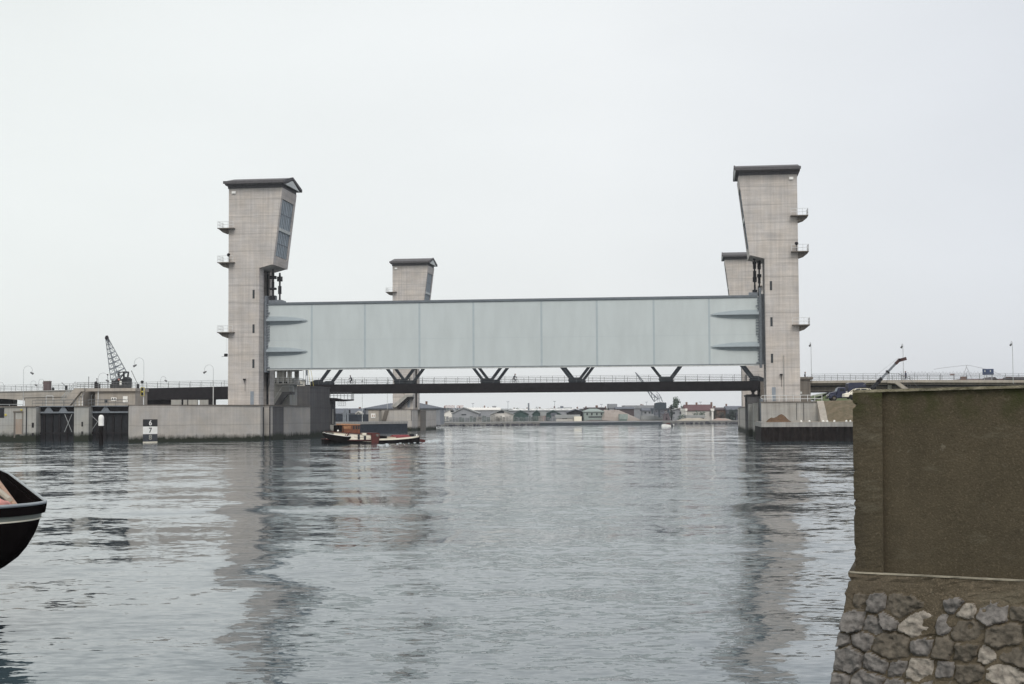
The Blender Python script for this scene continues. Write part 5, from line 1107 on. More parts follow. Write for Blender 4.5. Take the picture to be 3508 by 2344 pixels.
def slabgrid(b, P00, P10, P01, P11, nx, nz, d, rough, chip=None, thick=fw):
    """front sheet with a ragged left arris, closed to a body"""
    rnd = random.Random(5); g = []
    for j in range(nz + 1):
        for i in range(nx + 1):
            p = P00.lerp(P10, i / nx).lerp(P01.lerp(P11, i / nx), j / nz) + nrm * (d + rnd.uniform(-rough, rough))
            if i == 0 and chip: p += (P10 - P00).normalized() * chip(j / nz) - nrm * chip(j / nz) * .6
            g.append(p)
    n = len(b.v); vs = g + [p + thick + (nrm * 0) for p in g]; off = len(g); fs = []
    for j in range(nz):
        for i in range(nx): k = j * (nx + 1) + i; fs += [(k, k + 1, k + nx + 2, k + nx + 1), (off + k, off + k + nx + 1, off + k + nx + 2, off + k + 1)]
        k0, k1 = j * (nx + 1), (j + 1) * (nx + 1); fs += [(k0, k1, off + k1, off + k0), (k0 + nx, off + k0 + nx, off + k1 + nx, k1 + nx)]
    for i in range(nx): fs += [(i, off + i, off + i + 1, i + 1)]; k = nz * (nx + 1) + i; fs += [(k, k + 1, off + k + 1, off + k)]
    b.add(vs, fs)
_r = random.Random(11)
chips = [(_r.uniform(.02, .7), _r.uniform(.008, .016), _r.uniform(.004, .010)) for _ in range(10)] + [(.93, .018, .030), (.565, .012, .014), (.36, .02, .016), (.40, .014, .012), (.13, .02, .010)]
def chip(t):
    v = 0.0008 * math.sin(t * 37)
    for c, w_, a in chips: v = max(v, a * max(0, 1 - abs(t - c) / w_))
    return v
pil = c_tl.lerp(c_tr, .185), c_bl.lerp(c_br, .183)
WT.part('pilaster', M_NWALL, lambda b: slabgrid(b, c_bl, pil[1], c_tl, pil[0], 6, 90, .045, .0015, chip), smooth=False)
WT.part('panel', M_NWALL, lambda b: slabgrid(b, c_bl.lerp(c_br, .12), c_br2, c_tl.lerp(c_tr, .12), c_tr2, 20, 30, 0, .001))
up = Vector((0, 0, 1)); M_COPE = mat('sunlit_edge', (.30, .27, .20), 1, c2=(.10, .09, .05), scale=14, detail=6, bump=.01)  # pale tone paints in the sunlit arris along the wall top
WT.part('top_edge', M_COPE, lambda b: slabgrid(b, c_tl + up * .002, c_tr2 + up * .002, c_tl + up * .022, c_tr2 + up * .022, 60, 1, .035, .006))
# footing, battered
f_t0, f_t1 = c_bl - (c_tr - c_tl).normalized() * .02 - up * .003, c_br2 - up * .003
dn = 1.5
f_b0 = f_t0 - up * dn + nrm * .26 - (c_tr - c_tl).normalized() * .18; f_b1 = f_t1 - up * dn + nrm * .26
def footing(b): slabgrid(b, f_b0, f_b1, f_t0, f_t1, 50, 60, .075, .009, lambda t: .012 * math.sin(t * 55) + .01 * math.sin(t * 131), thick=Vector((.35, 1.2, 0)))
WT.part('footing', M_MORT, footing)
WT.part('ledge_edge', mat('ledge_mortar', (.30, .27, .21), .95, var=.25, scale=12), lambda b: slabgrid(b, f_t0 + up * .002, f_t1 + up * .002, f_t0 + up * .011, f_t1 + up * .011, 60, 1, .082, .003, thick=Vector((0, .06, 0))))
# rubble stones
M_ST = [mat('rubble_grey', (.235, .218, .205), .9, c2=(.08, .073, .068), scale=16, detail=8, bump=.02, bscale=22), mat('rubble_brown', (.17, .145, .115), .95, c2=(.05, .043, .033), scale=12, detail=8, bump=.02, bscale=18), mat('rubble_pale', (.40, .36, .31), .9, c2=(.16, .14, .12), scale=18, detail=8, bump=.02, bscale=22)]
from mathutils import noise as mnoise
wdir = (c_tr - c_tl).normalized(); fh = (f_t0 - f_b0)
rs_ = random.Random(9); seeds = []; tz = .13; row = 0
while tz < 1.5:
    hh = rs_.uniform(.12, .17); x = -.12 + rs_.uniform(0, .1)
    while x < 3.6:
        ww = rs_.choice((.11, .15, .20, .28)) * rs_.uniform(.85, 1.2)
        seeds.append((x + ww / 2, tz + hh / 2 + rs_.uniform(-.028, .028), (rs_.choice((0, 0, 1, 1, 2)) if row < 2 else rs_.choice((0, 1, 0, 1, 1, 0, 0, 2))) if not (row == 0 and rs_.random() < .5) else 3, rs_.uniform(.012, .05), rs_.uniform(-.12, .12), rs_.uniform(-.18, .18), ww))
        x += ww
    tz += hh * .97; row += 1
for k in range(60): seeds.append((-.2 + k * .065, .085 + rs_.uniform(-.03, .02), 3, 0, 0, 0, .1))
SX = np.array([[q_[0], q_[1]] for q_ in seeds]); sw = np.array([q_[6] for q_ in seeds])
nx, nz = 330, 140; WX, WZ = 3.4, 1.42
def rubble():
    vs = []; mi = []; 
    for j in range(nz + 1):
        tzz = .06 + (WZ - .06) * j / nz
        for i in range(nx + 1):
            xx = WX * (i / nx) - .012
            wob = mnoise.noise_vector(Vector((xx * 9, tzz * 9, 3.3))) * .018 + mnoise.noise_vector(Vector((xx * 28, tzz * 28, 1.3))) * .006
            dx = (SX[:, 0] - xx - wob.x) * .78; dz = SX[:, 1] - tzz - wob.y
            d = np.abs(dx) ** 2.6 + np.abs(dz) ** 2.6; d = d ** (1 / 2.6) - (sw - .17) * .22
            o2 = np.argpartition(d, 1)[:2]; k0, k1 = (o2[0], o2[1]) if d[o2[0]] < d[o2[1]] else (o2[1], o2[0])
            e_ = d[k1] - d[k0]; q_ = seeds[k0]; mt = q_[2]
            edge_ = min(1, max(0, (e_ - .007) / .013)); sm_ = edge_ * edge_ * (3 - 2 * edge_)
            rough_ = mnoise.fractal(Vector((xx * 22, tzz * 22, k0 * 3.1)), .9, 2.1, 4)
            if mt == 3: h = .012 + rough_ * .004; mt = 3
            else: fr = abs(mnoise.noise(Vector((xx * 13, tzz * 15, k0 * 1.7)))) + .5 * abs(mnoise.noise(Vector((xx * 27, tzz * 30, k0 * 2.9)))); h = sm_ * (q_[3] + .020 + 1.8 * q_[4] * (xx - q_[0]) + 1.8 * q_[5] * (tzz - q_[1]) + rough_ * .008 - fr * .035) + (1 - sm_) * (.002 + rough_ * .004)
            if mt != 3 and edge_ < .22: mt = 3
            p = f_t0 + (f_b0 - f_t0) * (tzz / dn) + wdir * xx + nrm * (.075 + h)
            if i == 0: p = p - nrm * .10
            vs.append(p + WT.off); mi.append(mt)
    me = bpy.data.meshes.new('rubble_stones'); fs = []; fm = []
    for j in range(nz):
        for i in range(nx): k = j * (nx + 1) + i; fs.append((k, k + nx + 1, k + nx + 2, k + 1)); fm.append(mi[k])
    me.from_pydata([tuple(v) for v in vs], [], fs)
    for m_ in (M_ST[0], M_ST[1], M_ST[2], M_MORT): me.materials.append(m_)
    me.polygons.foreach_set('material_index', fm); me.polygons.foreach_set('use_smooth', [True] * len(fs)); me.update()
    o = link(bpy.data.objects.new('rubble_stones', me)); o.parent = WT.o
rubble()
# ground behind the wall and bank down to the water
zb_ = f_b0.z
b = MB(); b.add([f_b0 + Vector((.05, .02, .02)), f_b1 + Vector((2, .05, 0)), f_b1 + Vector((3, -2.5, -1.6)), f_b0 + Vector((.1, -1.2, -1.6))], [(0, 1, 2, 3)])
b.add([f_b0 + Vector((.8, 1.1, .2)), f_b1 + Vector((2, 1.1, .6)), (22, 19, 1.4), (22, 24, -1), (5.5, 17, -1), (3.6, 13, -.5)], [(0, 1, 2, 3, 4, 5)])
tag(b.build('river_bank', M_GRASS), kind='structure')

# ------------------------------------------------------------------ vehicles on the right bank
TX0 = at(2838, 1370, 245)
TK = Thing('truck', 'old dark blue lorry with round bonnet and box body parked beside the embankment', 'truck', (TX0.x, 245, 6.0), 'L')
k_ = 245 / F
def tz_(py): return at(2880, py, 245).z - 6.0
TK.part('bonnet', M_BLUE, lambda b: b.prism([(.1, .75), (.05, 1.0), (.5, 1.45), (1.5, 1.62), (1.5, .7)], 'y', .35, 1.75), bevel=.08)
TK.part('mudguard', M_BLUE, lambda b: (b.prism([(.0, .45), (.35, .95), (.9, 1.05), (1.5, .85), (1.75, .45), (1.5, .45), (1.25, .8), (.75, .8), (.5, .45)], 'y', .0, .4)), bevel=.03)
TK.part('mudguard', M_BLUE, lambda b: (b.prism([(.0, .45), (.35, .95), (.9, 1.05), (1.5, .85), (1.75, .45), (1.5, .45), (1.25, .8), (.75, .8), (.5, .45)], 'y', 1.7, 2.1)), bevel=.03)
cb = TK.part('cab', M_BLUE, lambda b: b.prism([(1.45, .55), (1.45, 1.6), (1.7, 2.2), (2.0, 2.32), (2.9, 2.3), (2.95, 1.6), (2.95, .55)], 'y', .1, 2.0), bevel=.1)
TK.part('side_window', M_GLASSD, lambda b: b.prism([(1.95, 1.6), (2.05, 2.05), (2.65, 2.05), (2.7, 1.6)], 'y', .07, .098), cb); TK.part('windscreen', M_GLASS, lambda b: b.hexa([(1.45, .3, 1.65), (1.47, .3, 1.65), (1.47, 1.8, 1.65), (1.45, 1.8, 1.65), (1.64, .3, 2.1), (1.68, .3, 2.1), (1.68, 1.8, 2.1), (1.64, 1.8, 2.1)]), cb)
TK.part('chassis', M_BLACK, lambda b: b.box(.3, 6.4, .5, 1.6, .5, .72))
TK.part('box_body', M_BLUE, lambda b: b.prism([(3.35, .95), (3.35, 2.9), (3.7, 3.05), (5.9, 3.1), (6.3, 2.7), (6.6, .95)], 'y', .0, 2.15)); TK.part('side_panel', mat('pale_panel', (.6, .6, .58), .6), lambda b: b.box(2.98, 3.3, .2, .6, .95, 1.6))
for x, y in ((.98, .12), (.98, 1.98), (5.2, .12), (5.2, 1.98)):
    wl = TK.part('wheel', M_TYRE, lambda b: b.tube((x, y - .13, .46), (x, y + .13, .46), .46, n=18)); TK.part('rim', M_BARN, lambda b: b.tube((x, y - .15, .46), (x, y - .131, .46), .22, n=12), wl)
TK.part('headlight', M_WHITE, lambda b: b.tube((.12, .5, .95), (-.0, .5, .95), .1, n=10)); TK.part('headlight', M_WHITE, lambda b: b.tube((.12, 1.6, .95), (-.0, 1.6, .95), .1, n=10)); TK.part('bumper', M_BLACK, lambda b: b.box(-.12, .0, .1, 2.0, .4, .6))
CX0 = at(2920, 1338, 200); zc = CX0.z
CR = Thing('parked_car', 'cream parked car whose roof and windows show above the foreground wall', 'car', (CX0.x - .2, 200, zc - 1.15), 'L')
CR.part('body', M_CREAM, lambda b: b.prism([(-.9, .25), (-.85, .7), (0.0, .88), (3.3, .9), (4.1, .75), (4.15, .25)], 'y', 0, 1.55), bevel=.06)
CR.part('roof', M_CREAM, lambda b: b.prism([(0.65, 1.33), (1.0, 1.43), (2.2, 1.45), (2.7, 1.36), (2.2, 1.39), (1.0, 1.38)], 'y', .12, 1.43))
CR.part('pillar', M_CREAM, lambda b: [b.beam(p0, p1, .07) for y in (.15, 1.4) for p0, p1 in (((.05, y, .88), (.72, y, 1.35)), ((1.35, y, .88), (1.4, y, 1.4)), ((3.25, y, .88), (2.6, y, 1.38)), ((2.2, y, .88), (2.25, y, 1.4)))])
for y in (.1, 1.42): CR.part('side_window', M_GLASSD, lambda b: b.prism([(.2, .9), (.75, 1.3), (1.3, 1.34), (1.3, .9)], 'y', y, y + .015)); CR.part('side_window', M_GLASSD, lambda b: b.prism([(1.45, .9), (1.45, 1.34), (2.2, 1.35), (2.2, .9)], 'y', y, y + .015))
for x in (0, 3.2):
    for y in (.05, 1.5): CR.part('wheel', M_TYRE, lambda b: b.tube((x, y - .08, .3), (x, y + .08, .3), .3, n=16))
# mobile crane
c0, c1 = at(2986, 1332, 235), at(3083, 1231, 235)
MC = Thing('mobile_crane', 'mobile crane with raised telescopic boom leaning right beside the lorry', 'mobile crane', (c0.x, 235, 6.0), 'L')
o3 = Vector((c0.x, 235, 6.0)); a3, b3 = c0 - o3, c1 - o3
MC.part('boom', M_DARK, lambda b: b.beam(a3, a3.lerp(b3, .35), .5, .45, up=(0, 1, 0)))
MC.part('boom_section', M_STEELB, lambda b: b.beam(a3.lerp(b3, .3), a3.lerp(b3, .86), .34, .3, up=(0, 1, 0)))
MC.part('boom_collar', M_BLACK, lambda b: (b.beam(a3.lerp(b3, .55), a3.lerp(b3, .585), .6, .55, up=(0, 1, 0)))); MC.part('boom_collar', M_BLACK, lambda b: b.beam(a3.lerp(b3, .22), a3.lerp(b3, .27), .62, .6, up=(0, 1, 0)))
dd_ = (b3 - a3).normalized()
MC.part('boom_head', mat('dark_red_steel', (.045, .014, .012), .6), lambda b: (b.beam(a3.lerp(b3, .84), b3, .42, .5, up=(0, 1, 0)), b.beam(b3 - dd_ * .3, b3 + Vector((1.0, 0, .12)), .5, .5, up=(0, 1, 0))))
MC.part('turret', M_DARK, lambda b: b.box(-1.6, .8, .2, 2.2, .9, a3.z + .3)); MC.part('cabin', M_DARK, lambda b: b.box(.85, 1.9, .3, 1.5, .95, 1.8)); MC.part('chassis', M_BLACK, lambda b: b.box(-3.4, 3.4, .1, 2.3, .5, .89))
MC.part('stay_rope', M_RAIL, lambda b: b.tube(a3 + Vector((-1.3, 0, .6)), b3 + Vector((-.3, 0, .2)), .02, n=4))
for x in (-2.5, -1.2, 2.4):
    for y in (.1, 2.2): MC.part('wheel', M_TYRE, lambda b: b.tube((x, y - .14, .45), (x, y + .14, .45), .45, n=16))
# road sign
sx_, sz_ = uz(3366, 1284, 43); sx2, sz2 = uz(3404, 1264, 43)
RSn = Thing('road_sign', 'dark blue rectangular road sign standing on the viaduct near the right edge', 'road sign', (sx_, 43, sz_))
RSn.part('panel', M_SIGNB, lambda b: b.box(sx_, sx2, 43, 43.08, sz_, sz2)); RSn.part('post', M_RAIL, lambda b: b.tube((sx_ + .35, 43.15, 9.4), (sx_ + .35, 43.15, sz2), .05)); RSn.part('post', M_RAIL, lambda b: b.tube((sx2 - .35, 43.15, 9.4), (sx2 - .35, 43.15, sz2), .05))
for k in (.35, 1.35): RSn.part('marking', M_GABLE, lambda b: b.box(sx_ + k, sx_ + k + .17, 42.97, 42.998, sz_ + .5, sz_ + .85))

# ------------------------------------------------------------------ far shore
def fp(px, py, D): p = at(px, py, D); return p.x, p.z
FZ = 1.1
def shed(label, px0, px1, ye, yr, D, depth, wallm, roofm, ridge='x', name='shed', cat='shed', wins=(), skylights=0, group=None, yb=None, hip=False, chim=(), winm=None, doors=(), rf=.5):
    x0, ze = fp(px0, ye, D); x1 = fp(px1, ye, D)[0]; zr = fp((px0 + px1) / 2, yr, D)[1]; zb = fp(px0, yb, D)[1] if yb else FZ
    T = Thing(name, label, cat, (x0, D, zb), 'W', group=group)
    T.part('wall', wallm, lambda b: b.box(x0, x1, D, D + depth, zb, ze))
    if ridge == 'x':
        hx = depth / 2 if hip else 0; hx = min(hx, (x1 - x0) * .3) if hip else -.3
        yA, yB, ym = D - .5, D + depth + .5, D + depth / 2
        T.part('roof', roofm, lambda b: b.add([(x0 - .4, yA, ze + .01), (x1 + .4, yA, ze + .01), (x1 + .4, yB, ze + .01), (x0 - .4, yB, ze + .01), (x0 + hx, ym, zr), (x1 - hx, ym, zr), (x0 - .4, yA, ze + .25), (x1 + .4, yA, ze + .25), (x1 + .4, yB, ze + .25), (x0 - .4, yB, ze + .25)],
            [(3, 2, 1, 0), (6, 7, 5, 4), (8, 9, 4, 5), (9, 6, 4), (7, 8, 5), (0, 1, 7, 6), (1, 2, 8, 7), (2, 3, 9, 8), (3, 0, 6, 9)]))
    elif ridge == 'y':
        xm = x0 + (x1 - x0) * rf
        T.part('gable', wallm, lambda b: b.prism([(x0, ze + .005), (x1, ze + .005), (xm, zr - .1)], 'y', D, D + depth))
        T.part('roof', roofm, lambda b: (b.hexa([(x0 - .4, D - .6, ze - .1), (xm, D - .6, zr), (xm, D + depth, zr), (x0 - .4, D + depth, ze - .1), (x0 - .4, D - .6, ze + .25), (xm, D - .6, zr + .35), (xm, D + depth, zr + .35), (x0 - .4, D + depth, ze + .25)]),
                                      b.hexa([(xm, D - .6, zr), (x1 + .4, D - .6, ze - .1), (x1 + .4, D + depth, ze - .1), (xm, D + depth, zr), (xm, D - .6, zr + .35), (x1 + .4, D - .6, ze + .25), (x1 + .4, D + depth, ze + .25), (xm, D + depth, zr + .35)])))
    else:
        T.part('roof', roofm, lambda b: b.box(x0 - .3, x1 + .3, D - .4, D + depth, ze + .004, max(zr, ze + .2)))
    for (a, c, y0, y1) in wins:
        T.part('window', winm or M_GLASSD, lambda b: b.box(fp(a, y0, D)[0], fp(c, y0, D)[0], D - .1, D - .004, fp(a, y1, D)[1], fp(a, y0, D)[1]))
    for (a, c, y0, y1) in doors:
        T.part('door', M_STEELB, lambda b: b.box(fp(a, y0, D)[0], fp(c, y0, D)[0], D - .12, D - .004, fp(a, y1, D)[1], fp(a, y0, D)[1]))
    for k in range(skylights):
        t = (k + .5) / skylights; xx = x0 + (x1 - x0) * t; f0, f1 = .25, .75
        T.part('skylight', M_WHITE, lambda b: b.hexa([(xx - .8 + 1.6, D - .5 + (depth / 2 + .5) * f0, ze + .25 + (zr - ze - .25) * f0 + .02), (xx + 1.5 + 1.6, D - .5 + (depth / 2 + .5) * f0, ze + .25 + (zr - ze - .25) * f0 + .02), (xx + 1.5, D - .5 + (depth / 2 + .5) * f1, ze + .25 + (zr - ze - .25) * f1 + .02), (xx - .8, D - .5 + (depth / 2 + .5) * f1, ze + .25 + (zr - ze - .25) * f1 + .02),
                  (xx - .8 + 1.6, D - .5 + (depth / 2 + .5) * f0, ze + .25 + (zr - ze - .25) * f0 + .12), (xx + 1.5 + 1.6, D - .5 + (depth / 2 + .5) * f0, ze + .25 + (zr - ze - .25) * f0 + .12), (xx + 1.5, D - .5 + (depth / 2 + .5) * f1, ze + .25 + (zr - ze - .25) * f1 + .12), (xx - .8, D - .5 + (depth / 2 + .5) * f1, ze + .25 + (zr - ze - .25) * f1 + .12)]))
    for (a, yt_, wd) in chim:
        x, z = fp(a, yt_, D + depth / 2); T.part('chimney', M_BRICK, lambda b: (b.box(x - wd, x + wd, D + depth / 2 - .5, D + depth / 2 + .5, ze, z)))
    return T
M_SLATE = mat('slate_roof', (.115, .125, .15), .8, var=.15, scale=1); M_GREYSH = mat('grey_shed', (.27, .28, .30), .8, var=.15, scale=.3); M_GRROOF = mat('grey_sheet_roof', (.30, .31, .31), .7, var=.1, scale=.3)
M_TILE = mat('red_tiles', (.115, .055, .058), .8, var=.25, scale=1.5); M_DTILE = mat('dark_tiles', (.075, .055, .06), .8, var=.2, scale=1.5); M_GRNSH = mat('dark_green_shed', (.035, .075, .07), .8, var=.3, scale=.5)
M_PALEW = mat('pale_render', (.52, .50, .47), .8, var=.1, scale=.5); M_WHITEW = mat('white_render', (.82, .79, .74), .8, var=.06)
M_MINT = mat('greygreen_render', (.28, .33, .31), .8, var=.1)
shed('long blue grey roofed warehouse above the dark hoarding, left of the hipped house', 1085, 1236, 1419, 1399, 420, 16, M_GREYSH, M_SLATE, chim=((1233, 1395, .3),), name='warehouse', cat='warehouse')
GW = shed('white little gable end in front of the long blue grey warehouse', 1222, 1234, 1419, 1412, 415, 6, M_WHITEW, M_PALEW, 'y', name='lean_to', cat='lean-to')
shed('big house with hipped slate roof behind the rear left tower', 1247, 1508, 1402, 1380, 430, 26, M_GREYSH, M_SLATE, hip=True, name='hipped_house', cat='house', chim=((1461, 1375, .3),))
shed('white gabled shed with a dark corner opening at the left of the far yard', 1516, 1556, 1417, 1401, 640, 30, M_WHITEW, M_GREYSH, 'y', wins=((1543, 1556, 1406, 1413),), rf=.8)
shed('wide grey gabled shed with one dark slot, beside the white shed', 1549, 1640, 1418, 1398, 625, 40, M_GREYSH, M_GRROOF, 'y', wins=((1581, 1597, 1419, 1423),), rf=.42)
LB = shed('very long grey warehouse with bright white roof strip on the far yard', 1600, 1712, 1406, 1396, 690, 30, M_GREYSH, M_WHITEW, chim=((1660, 1390, .3),))
shed('small grey ventilator house on the long warehouse roof', 1688, 1698, 1395, 1391, 706, 4, M_GREYSH, M_GREYSH, 'flat', name='roof_house', cat='roof house', yb=1397)
shed('pale gabled shed with a big dark half round window in the far yard', 1680, 1760, 1422, 1405, 600, 30, M_PALEW, M_GRROOF, 'y', wins=((1702, 1727, 1409, 1416), (1706, 1723, 1407, 1409)))
shed('white narrow gate building below the pale gabled shed', 1716, 1726, 1430, 1424, 598, 5, M_WHITEW, M_WHITEW, 'flat', name='gatehouse', cat='gatehouse')
shed('long low roofed hall with seven white skylights in the far yard', 1745, 1975, 1409, 1399, 700, 34, M_GREYSH, M_GRROOF, skylights=11, name='hall', cat='hall', chim=())
for a, c, lab in ((1757, 1810, 'left dark green open shed below the skylight hall'), (1826, 1852, 'middle dark green open shed below the skylight hall'), (1870, 1920, 'right dark green open shed below the skylight hall')):
    shed(lab, a, c, 1421, 1408, 640, 16, M_GRNSH, M_GRNSH, 'y', group='dark green sheds')
shed('pink brown little house with dark door between the dark green sheds', 1853, 1869, 1425, 1410, 636, 6, mat('pinkish_render', (.42, .30, .27), .8), M_GRROOF, 'flat', name='house', cat='house', doors=((1859, 1867, 1412, 1424),))
shed('blue grey small shed right of the dark green sheds', 1890, 1905, 1425, 1415, 630, 6, M_GREYSH, M_SLATE, 'flat')
shed('dark roofed long shed beside the grey green house', 1945, 2005, 1414, 1404, 620, 14, M_DARK, M_SLATE, 'y', rf=.45)
shed('cream yard building with dark opening on the far bank', 1905, 1985, 1433, 1421, 605, 10, M_PALEW, M_GRROOF, 'flat', wins=((1926, 1943, 1425, 1435),), name='yard_building', cat='yard building')
SL = shed('bright cream upright silo shape on the far quay', 1970, 1990, 1444, 1427, 600, 4, M_CREAM, M_CREAM, 'flat', name='silo', cat='silo')
shed('grey green house with four small windows and hipped roof on the far bank', 2001, 2068, 1412, 1400, 610, 14, M_MINT, M_MINT, hip=True, name='office_house', cat='house', wins=tuple((x, x + 5, 1415, 1423) for x in (2009, 2025, 2042, 2058)) + ((2016, 2062, 1427, 1431),))
shed('dark red roofed row behind the grey green house', 2003, 2075, 1398, 1396, 660, 10, M_DTILE, M_DTILE, 'flat', name='row_house', cat='house', chim=((2044, 1389, .5),))
shed('grey flat box building on top of the sand coloured heap', 2087, 2112, 1398, 1384, 660, 10, M_GREYSH, M_GREYSH, 'flat', name='box_building', cat='building')
shed('long dark roofed building behind the sand coloured heap', 2112, 2172, 1402, 1394, 650, 12, M_DTILE, M_SLATE, name='long_building', cat='building')
shed('long grey building with parapet left of the harbour crane on the far bank', 2140, 2240, 1400, 1389, 670, 14, M_GREYSH, M_GREYSH, 'flat', name='factory', cat='factory', chim=((2196, 1385, .3), (2202, 1386, .25)))
shed('blue grey house below the factory, left of the dark crane', 2202, 2240, 1408, 1397, 640, 10, M_GREYSH, M_SLATE, name='house', cat='house', wins=((2208, 2214, 1411, 1417), (2222, 2228, 1411, 1417)))
shed('pale boarded quay shed under the far harbour crane', 2200, 2278, 1438, 1424, 600, 8, M_PALEW, M_GRROOF, 'flat', name='quay_shed', cat='shed')
shed('green grey little hut in front of the sand coloured heap', 2125, 2148, 1437, 1419, 600, 6, mat('green_hut', (.19, .25, .23), .8), M_MINT, 'flat', name='hut', cat='hut')
shed('grey cottage with white sloping roof edge right of the harbour crane', 2292, 2350, 1411, 1401, 620, 10, M_GREYSH, M_GRROOF, 'y', name='cottage', cat='cottage', wins=((2300, 2312, 1412, 1419), (2328, 2346, 1412, 1418)))
shed('house with steep red brown tiled roof, white gable edges and three chimneys', 2351, 2441, 1408, 1386, 600, 14, M_PALEW, M_TILE, name='red_roof_house', cat='house', chim=((2352, 1378, .35), (2386, 1379, .35), (2437, 1378, .35)))
for a, c in ((2349, 2352), (2438, 2444)): shed('white gable edge of the red roofed house, %s one' % ('left' if a < 2400 else 'right'), a, c, 1408, 1400, 598.5, 16, M_WHITEW, M_WHITEW, 'flat', name='gable_wall', cat='gable wall')
shed('dark house with two chimneys right of the red roofed house', 2445, 2495, 1405, 1396, 615, 12, M_BRICK, M_DTILE, name='dark_house', cat='house', chim=((2447, 1391, .45), (2488, 1384, .3)))
shed('blue roofed house beside the rear right tower on the far bank', 2492, 2556, 1406, 1391, 610, 12, M_SLATE, M_SLATE, name='blue_roof_house', cat='house')
shed('low dark shed with open front below the red roofed house', 2352, 2412, 1432, 1422, 592, 6, M_DARK, M_GRROOF, 'flat', name='open_shed', cat='shed')
ords = 'first second third fourth fifth sixth seventh eighth ninth tenth eleventh twelfth thirteenth fourteenth fifteenth sixteenth seventeenth eighteenth nineteenth twentieth'.split()
rh = random.Random(8); px = 1512; k = 0
M_TOWN = [M_GREYSH, M_PALEW, M_BRICK, M_MINT, M_SLATE]
while px < 2530 and k < 20:
    w_ = rh.uniform(26, 60); D = 735 + rh.uniform(0, 25); ye = rh.uniform(1402, 1408); wm = rh.choice(M_TOWN); rm = rh.choice([M_SLATE, M_DTILE, M_GRROOF, M_TILE])
    cn = {M_GREYSH: 'grey', M_PALEW: 'pale', M_BRICK: 'brown', M_MINT: 'grey green', M_SLATE: 'blue grey'}[wm]
    shed('%s walled building in the hazy back row of the far bank, %s from left' % (cn, ords[k]), px, px + w_, ye, ye - rh.uniform(4, 8), D, 12, wm, rm, rh.choice(['x', 'x', 'flat']), name='town_building', cat='building', group='back row of buildings on the far bank', chim=((px + w_ * rh.uniform(.2, .8), ye - 9 - rh.uniform(0, 3), .35),), wins=tuple((px + 5 + q_ * 9, px + 8.5 + q_ * 9, ye + 3, ye + 7) for q_ in range(int(w_ / 10))))
    px += w_ + rh.uniform(-2, 8); k += 1
# thin chimneys / masts and the roof lettering
x, z = fp(1811, 1381, 700); T = Thing('chimney_stack', 'thin grey chimney stack above the skylight hall', 'chimney', (x, 700, FZ), 'W'); T.part('stack', M_STEELB, lambda b: b.tube((x, 701, FZ), (x, 701, z), .5, .35, n=10))
x, z = fp(1927, 1391, 710); T = Thing('hopper_chimney', 'stubby grey hopper chimney at the right end of the skylight hall', 'chimney', (x, 710, FZ), 'W'); T.part('stack', M_STEELB, lambda b: (b.tube((x, 720, FZ), (x, 720, z), 1.0, .8, n=10), b.tube((x - 4, 720, z - 5), (x - .5, 720, z - 2), .8, n=8)))
x, z = fp(1557, 1397, 640)
T = Thing('roof_lettering', 'faint reddish letters standing on the roof of the grey gabled shed', 'roof sign', (x, 640, z), 'W')
M_LETT = mat('pale_red_letters', (.45, .30, .27), .8)
lets = [1525 + k * 5.1 for k in range(7)] + [1566 + k * 4.9 for k in range(5)]
for k, (px, ch) in enumerate(zip(lets, 'UEDSUNYEARN'[0:7] + 'MEARN')):
    pass
for px in lets:
    xx, zz = fp(px, 1393.5, 640); w_ = .22
    T.part('letter', M_LETT, lambda b: (b.box(xx - w_, xx - w_ + .14, 640, 640.2, zz - .55, zz + .6), b.box(xx + w_ - .14, xx + w_, 640, 640.2, zz - .55, zz + .6), b.box(xx - w_ + .141, xx + w_ - .141, 640, 640.2, zz + .46, zz + .6)))
x0_, z0_ = fp(1530, 1398, 640); x1_, _ = fp(1588, 1398, 640)
T.part('frame', M_RAIL, lambda b: (b.box(x0_, x1_, 640.3, 640.5, z0_ - .1, z0_ + .05), [b.box(xx, xx + .12, 640.3, 640.5, z0_ - 3, z0_ - .102) for xx in np.linspace(x0_, x1_, 8)]))
# yard stacks
rnd = random.Random(21)
M_STK = [mat('stack_grey', (.25, .265, .28), .9, var=.35, scale=.6, c2=(.13, .14, .15)), mat('stack_pale', (.36, .35, .33), .9, var=.3, scale=.6, c2=(.20, .20, .19)), mat('stack_green', (.16, .19, .18), .9, c2=(.08, .10, .10), scale=.6)]
px = 1488; k = 0
while px < 1905:
    w_ = rnd.uniform(10, 24); D = 588 + rnd.uniform(0, 9); yt = rnd.uniform(1421, 1428) if px < 1780 else rnd.uniform(1422, 1432); yt = min(yt, 1436)
    a, zt2_ = fp(px, yt, D); c = fp(px + w_ - 1.2, yt, D)[0]; m_ = rnd.choice(M_STK)
    nm = 'pale' if m_ is M_STK[1] else 'dark green grey' if m_ is M_STK[2] else 'grey'
    T = Thing('material_stack', 'number %d stack' % k, 'stack', (a, D, FZ), 'W', group='stacks of building material on the far quay')
    T.o['label'] = '%s building material stack on the far quay, %s from the left' % (nm, ('first second third fourth fifth sixth seventh eighth ninth tenth eleventh twelfth thirteenth fourteenth fifteenth sixteenth seventeenth eighteenth nineteenth twentieth'.split() + ['%dth' % n_ for n_ in range(21, 60)])[k])
    def st(b):
        x = a; n_ = max(2, int((c - a) / .9)); wd = (c - a) / n_
        for i in range(n_):
            h = (zt2_ - FZ) * rnd.uniform(.72, 1.0); rows = 4
            for r_ in range(rows): b.box(x + rnd.uniform(0, .12), x + wd * rnd.uniform(.8, .97), D + rnd.uniform(-.2, .3), D + 3, FZ + h * r_ / rows + .01, FZ + h * (r_ + .86) / rows)
            x += wd
    T.part('blocks', m_, st); px += w_; k += 1
